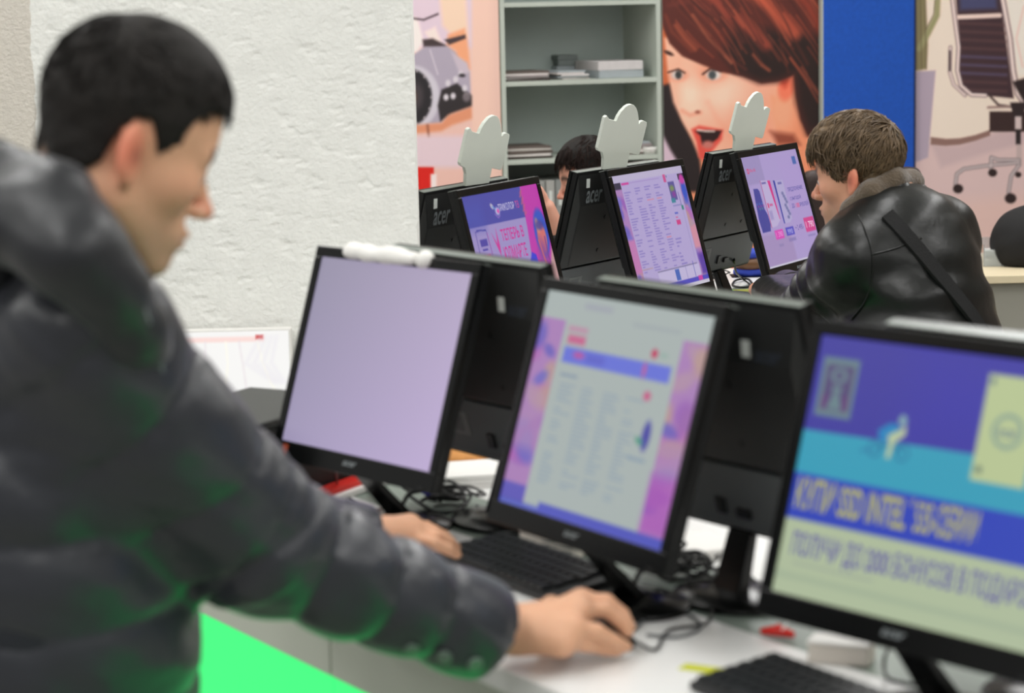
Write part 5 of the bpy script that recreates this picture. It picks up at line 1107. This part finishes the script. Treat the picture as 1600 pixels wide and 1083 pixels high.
MB().lathe([(.02, zs - .05), (.17, zs - .05), (.18, zs - .03), (.175, zs - .005), (.15, zs)], 32).obj('seat', m_blackm, r, smooth=True); MB().lathe([(.025, .02), (.025, zs - .05)], 16).obj('column', m_logo, r); MB().lathe([(.2, 0), (.2, .012), (.03, .03)], 32).obj('foot_plate', m_logo, r)

# ================================================================== far person behind the far table
FH = Head((0, 0, 0), R(188), R(12), 0, 1.0); FH.o = PY(921, 278, 7.1)
ff = np.array([-1., -.1, 0]); fr = np.array([-.1, 1, 0]); n0 = FH.o + np.array([.05, 0, -.22]); s1_ = n0 + np.array([.01, -.19, -.05]); s2_ = n0 + np.array([.01, .19, -.05]); p0_ = np.array([n0[0] + .03, n0[1], .92])
e1_ = s1_ + np.array([-.05, -.02, -.26]); w1_ = PY(868, 362, 6.85); e2_ = s2_ + np.array([-.04, .02, -.27]); w2_ = e2_ + np.array([-.22, -.05, .02])
fh = []
for w_, e_, sd in ((w1_, e1_, 1), (w2_, e2_, -1)):
    dv = (w_ - e_) / np.linalg.norm(w_ - e_); s_ = np.cross([0, 0, 1.], dv) * sd; u_ = np.cross(dv, s_); mc = [w_ + dv * .08 + s_ * o for o in (.028, .01, -.009, -.026)]
    fh.append((w_, mc, [[m_ + dv * L * .5, m_ + dv * L * .8 - u_ * .012, m_ + dv * L * .95 - u_ * .028] for m_, L in zip(mc, (.07, .078, .072, .056))], [w_ + s_ * .025, w_ + s_ * .048 + dv * .05, w_ + s_ * .05 + dv * .08]))
fhp = [p0_ + fr * .09, p0_ - fr * .09]; fkn = [h * [1, 1, 0] + [-.02, 0, .5] for h in fhp]; fan = [k * [1, 1, 0] + [.02, 0, .09] for k in fkn]
def body_f(P):
    d = FH.sdf(P); d = smin(d, chain(P, [FH.w((-.045, 0, -.055)), n0], [.052, .06], .02), .03); rest = chain(P, [n0, (n0 + p0_) / 2, p0_], [.08, .11, .12], .05)
    rest = smin(rest, limb(P, [s1_, e1_, w1_], [.05, .042, .026]), .04); rest = smin(rest, limb(P, [s2_, e2_, w2_], [.05, .042, .026]), .04); rest = smin(rest, chain(P, [s1_, n0, s2_], [.055, .06, .055], .03), .04)
    for h, k, a in zip(fhp, fkn, fan): rest = smin(rest, chain(P, [h, k, a, a + ff * .13 + np.array([0, 0, -.055])], [.08, .055, .036, .028], .02), .03)
    d = smin(d, rest, .02)
    for h in fh:
        m = np.linalg.norm(P - h[1][1], axis=1) < .17
        if m.any(): d[m] = smin(d[m], hand_parts(P[m], *h).astype(d.dtype), .008)
    return d
me, V = surf('person', body_f, (-.35, 6.5, .0), (.75, 7.7, 1.65), .007); paint_skin(me, V, FH, base=(206, 150, 128), hairc=(30, 22, 20))
fman = link('person', me, m_skin, label='distant dark-haired person in profile behind the middle far-row monitor', cat='person')
hm, hv = surf('hair', lambda P: FH.hair(P, .013, line=HL, n=.002, top=.004), FH.o - .2, FH.o + .2, .006); link('hair', hm, m_hair1, fman)
tufts('hair_locks', FH, hm, mat('far_dark_brown_hair', (34, 22, 18), .7, spec=.2, var=.2), fman, 1500, lambda q, r: .03 + .02 * r.random(len(q)), flow2, 0.0014, .5, 6, 5); eyes(FH, fman)
def fj(P):
    d = chain(P, [n0 - [0, 0, .06], (n0 + p0_) / 2, p0_], [.11, .15, .15], .05); d = smin(d, limb(P, [s1_, e1_, w1_], [.07, .058, .042]), .04); d = smin(d, limb(P, [s2_, e2_, w2_], [.07, .058, .042]), .04); d = smin(d, chain(P, [s1_, n0 - [0, 0, .03], s2_], [.075, .075, .075], .03), .04)
    for w_, e_ in ((w1_, e1_), (w2_, e2_)):
        dr = (w_ - e_) / np.linalg.norm(w_ - e_); m = np.linalg.norm(P - w_, axis=1) < .08; d[m] = smax(d[m], ((P[m] - w_) @ dr), .005)
    return d - .004 * sines(P, 24, 8, 3)
jm, _ = surf('dark_coat', fj, (-.35, 6.5, .7), (.75, 7.7, 1.5), .011); link('dark_coat', jm, mat('dark_coat_cloth', (30, 27, 28), .8, var=.1, bump=.1), fman); dress_legs(fhp, fkn, fan, ff, fman)
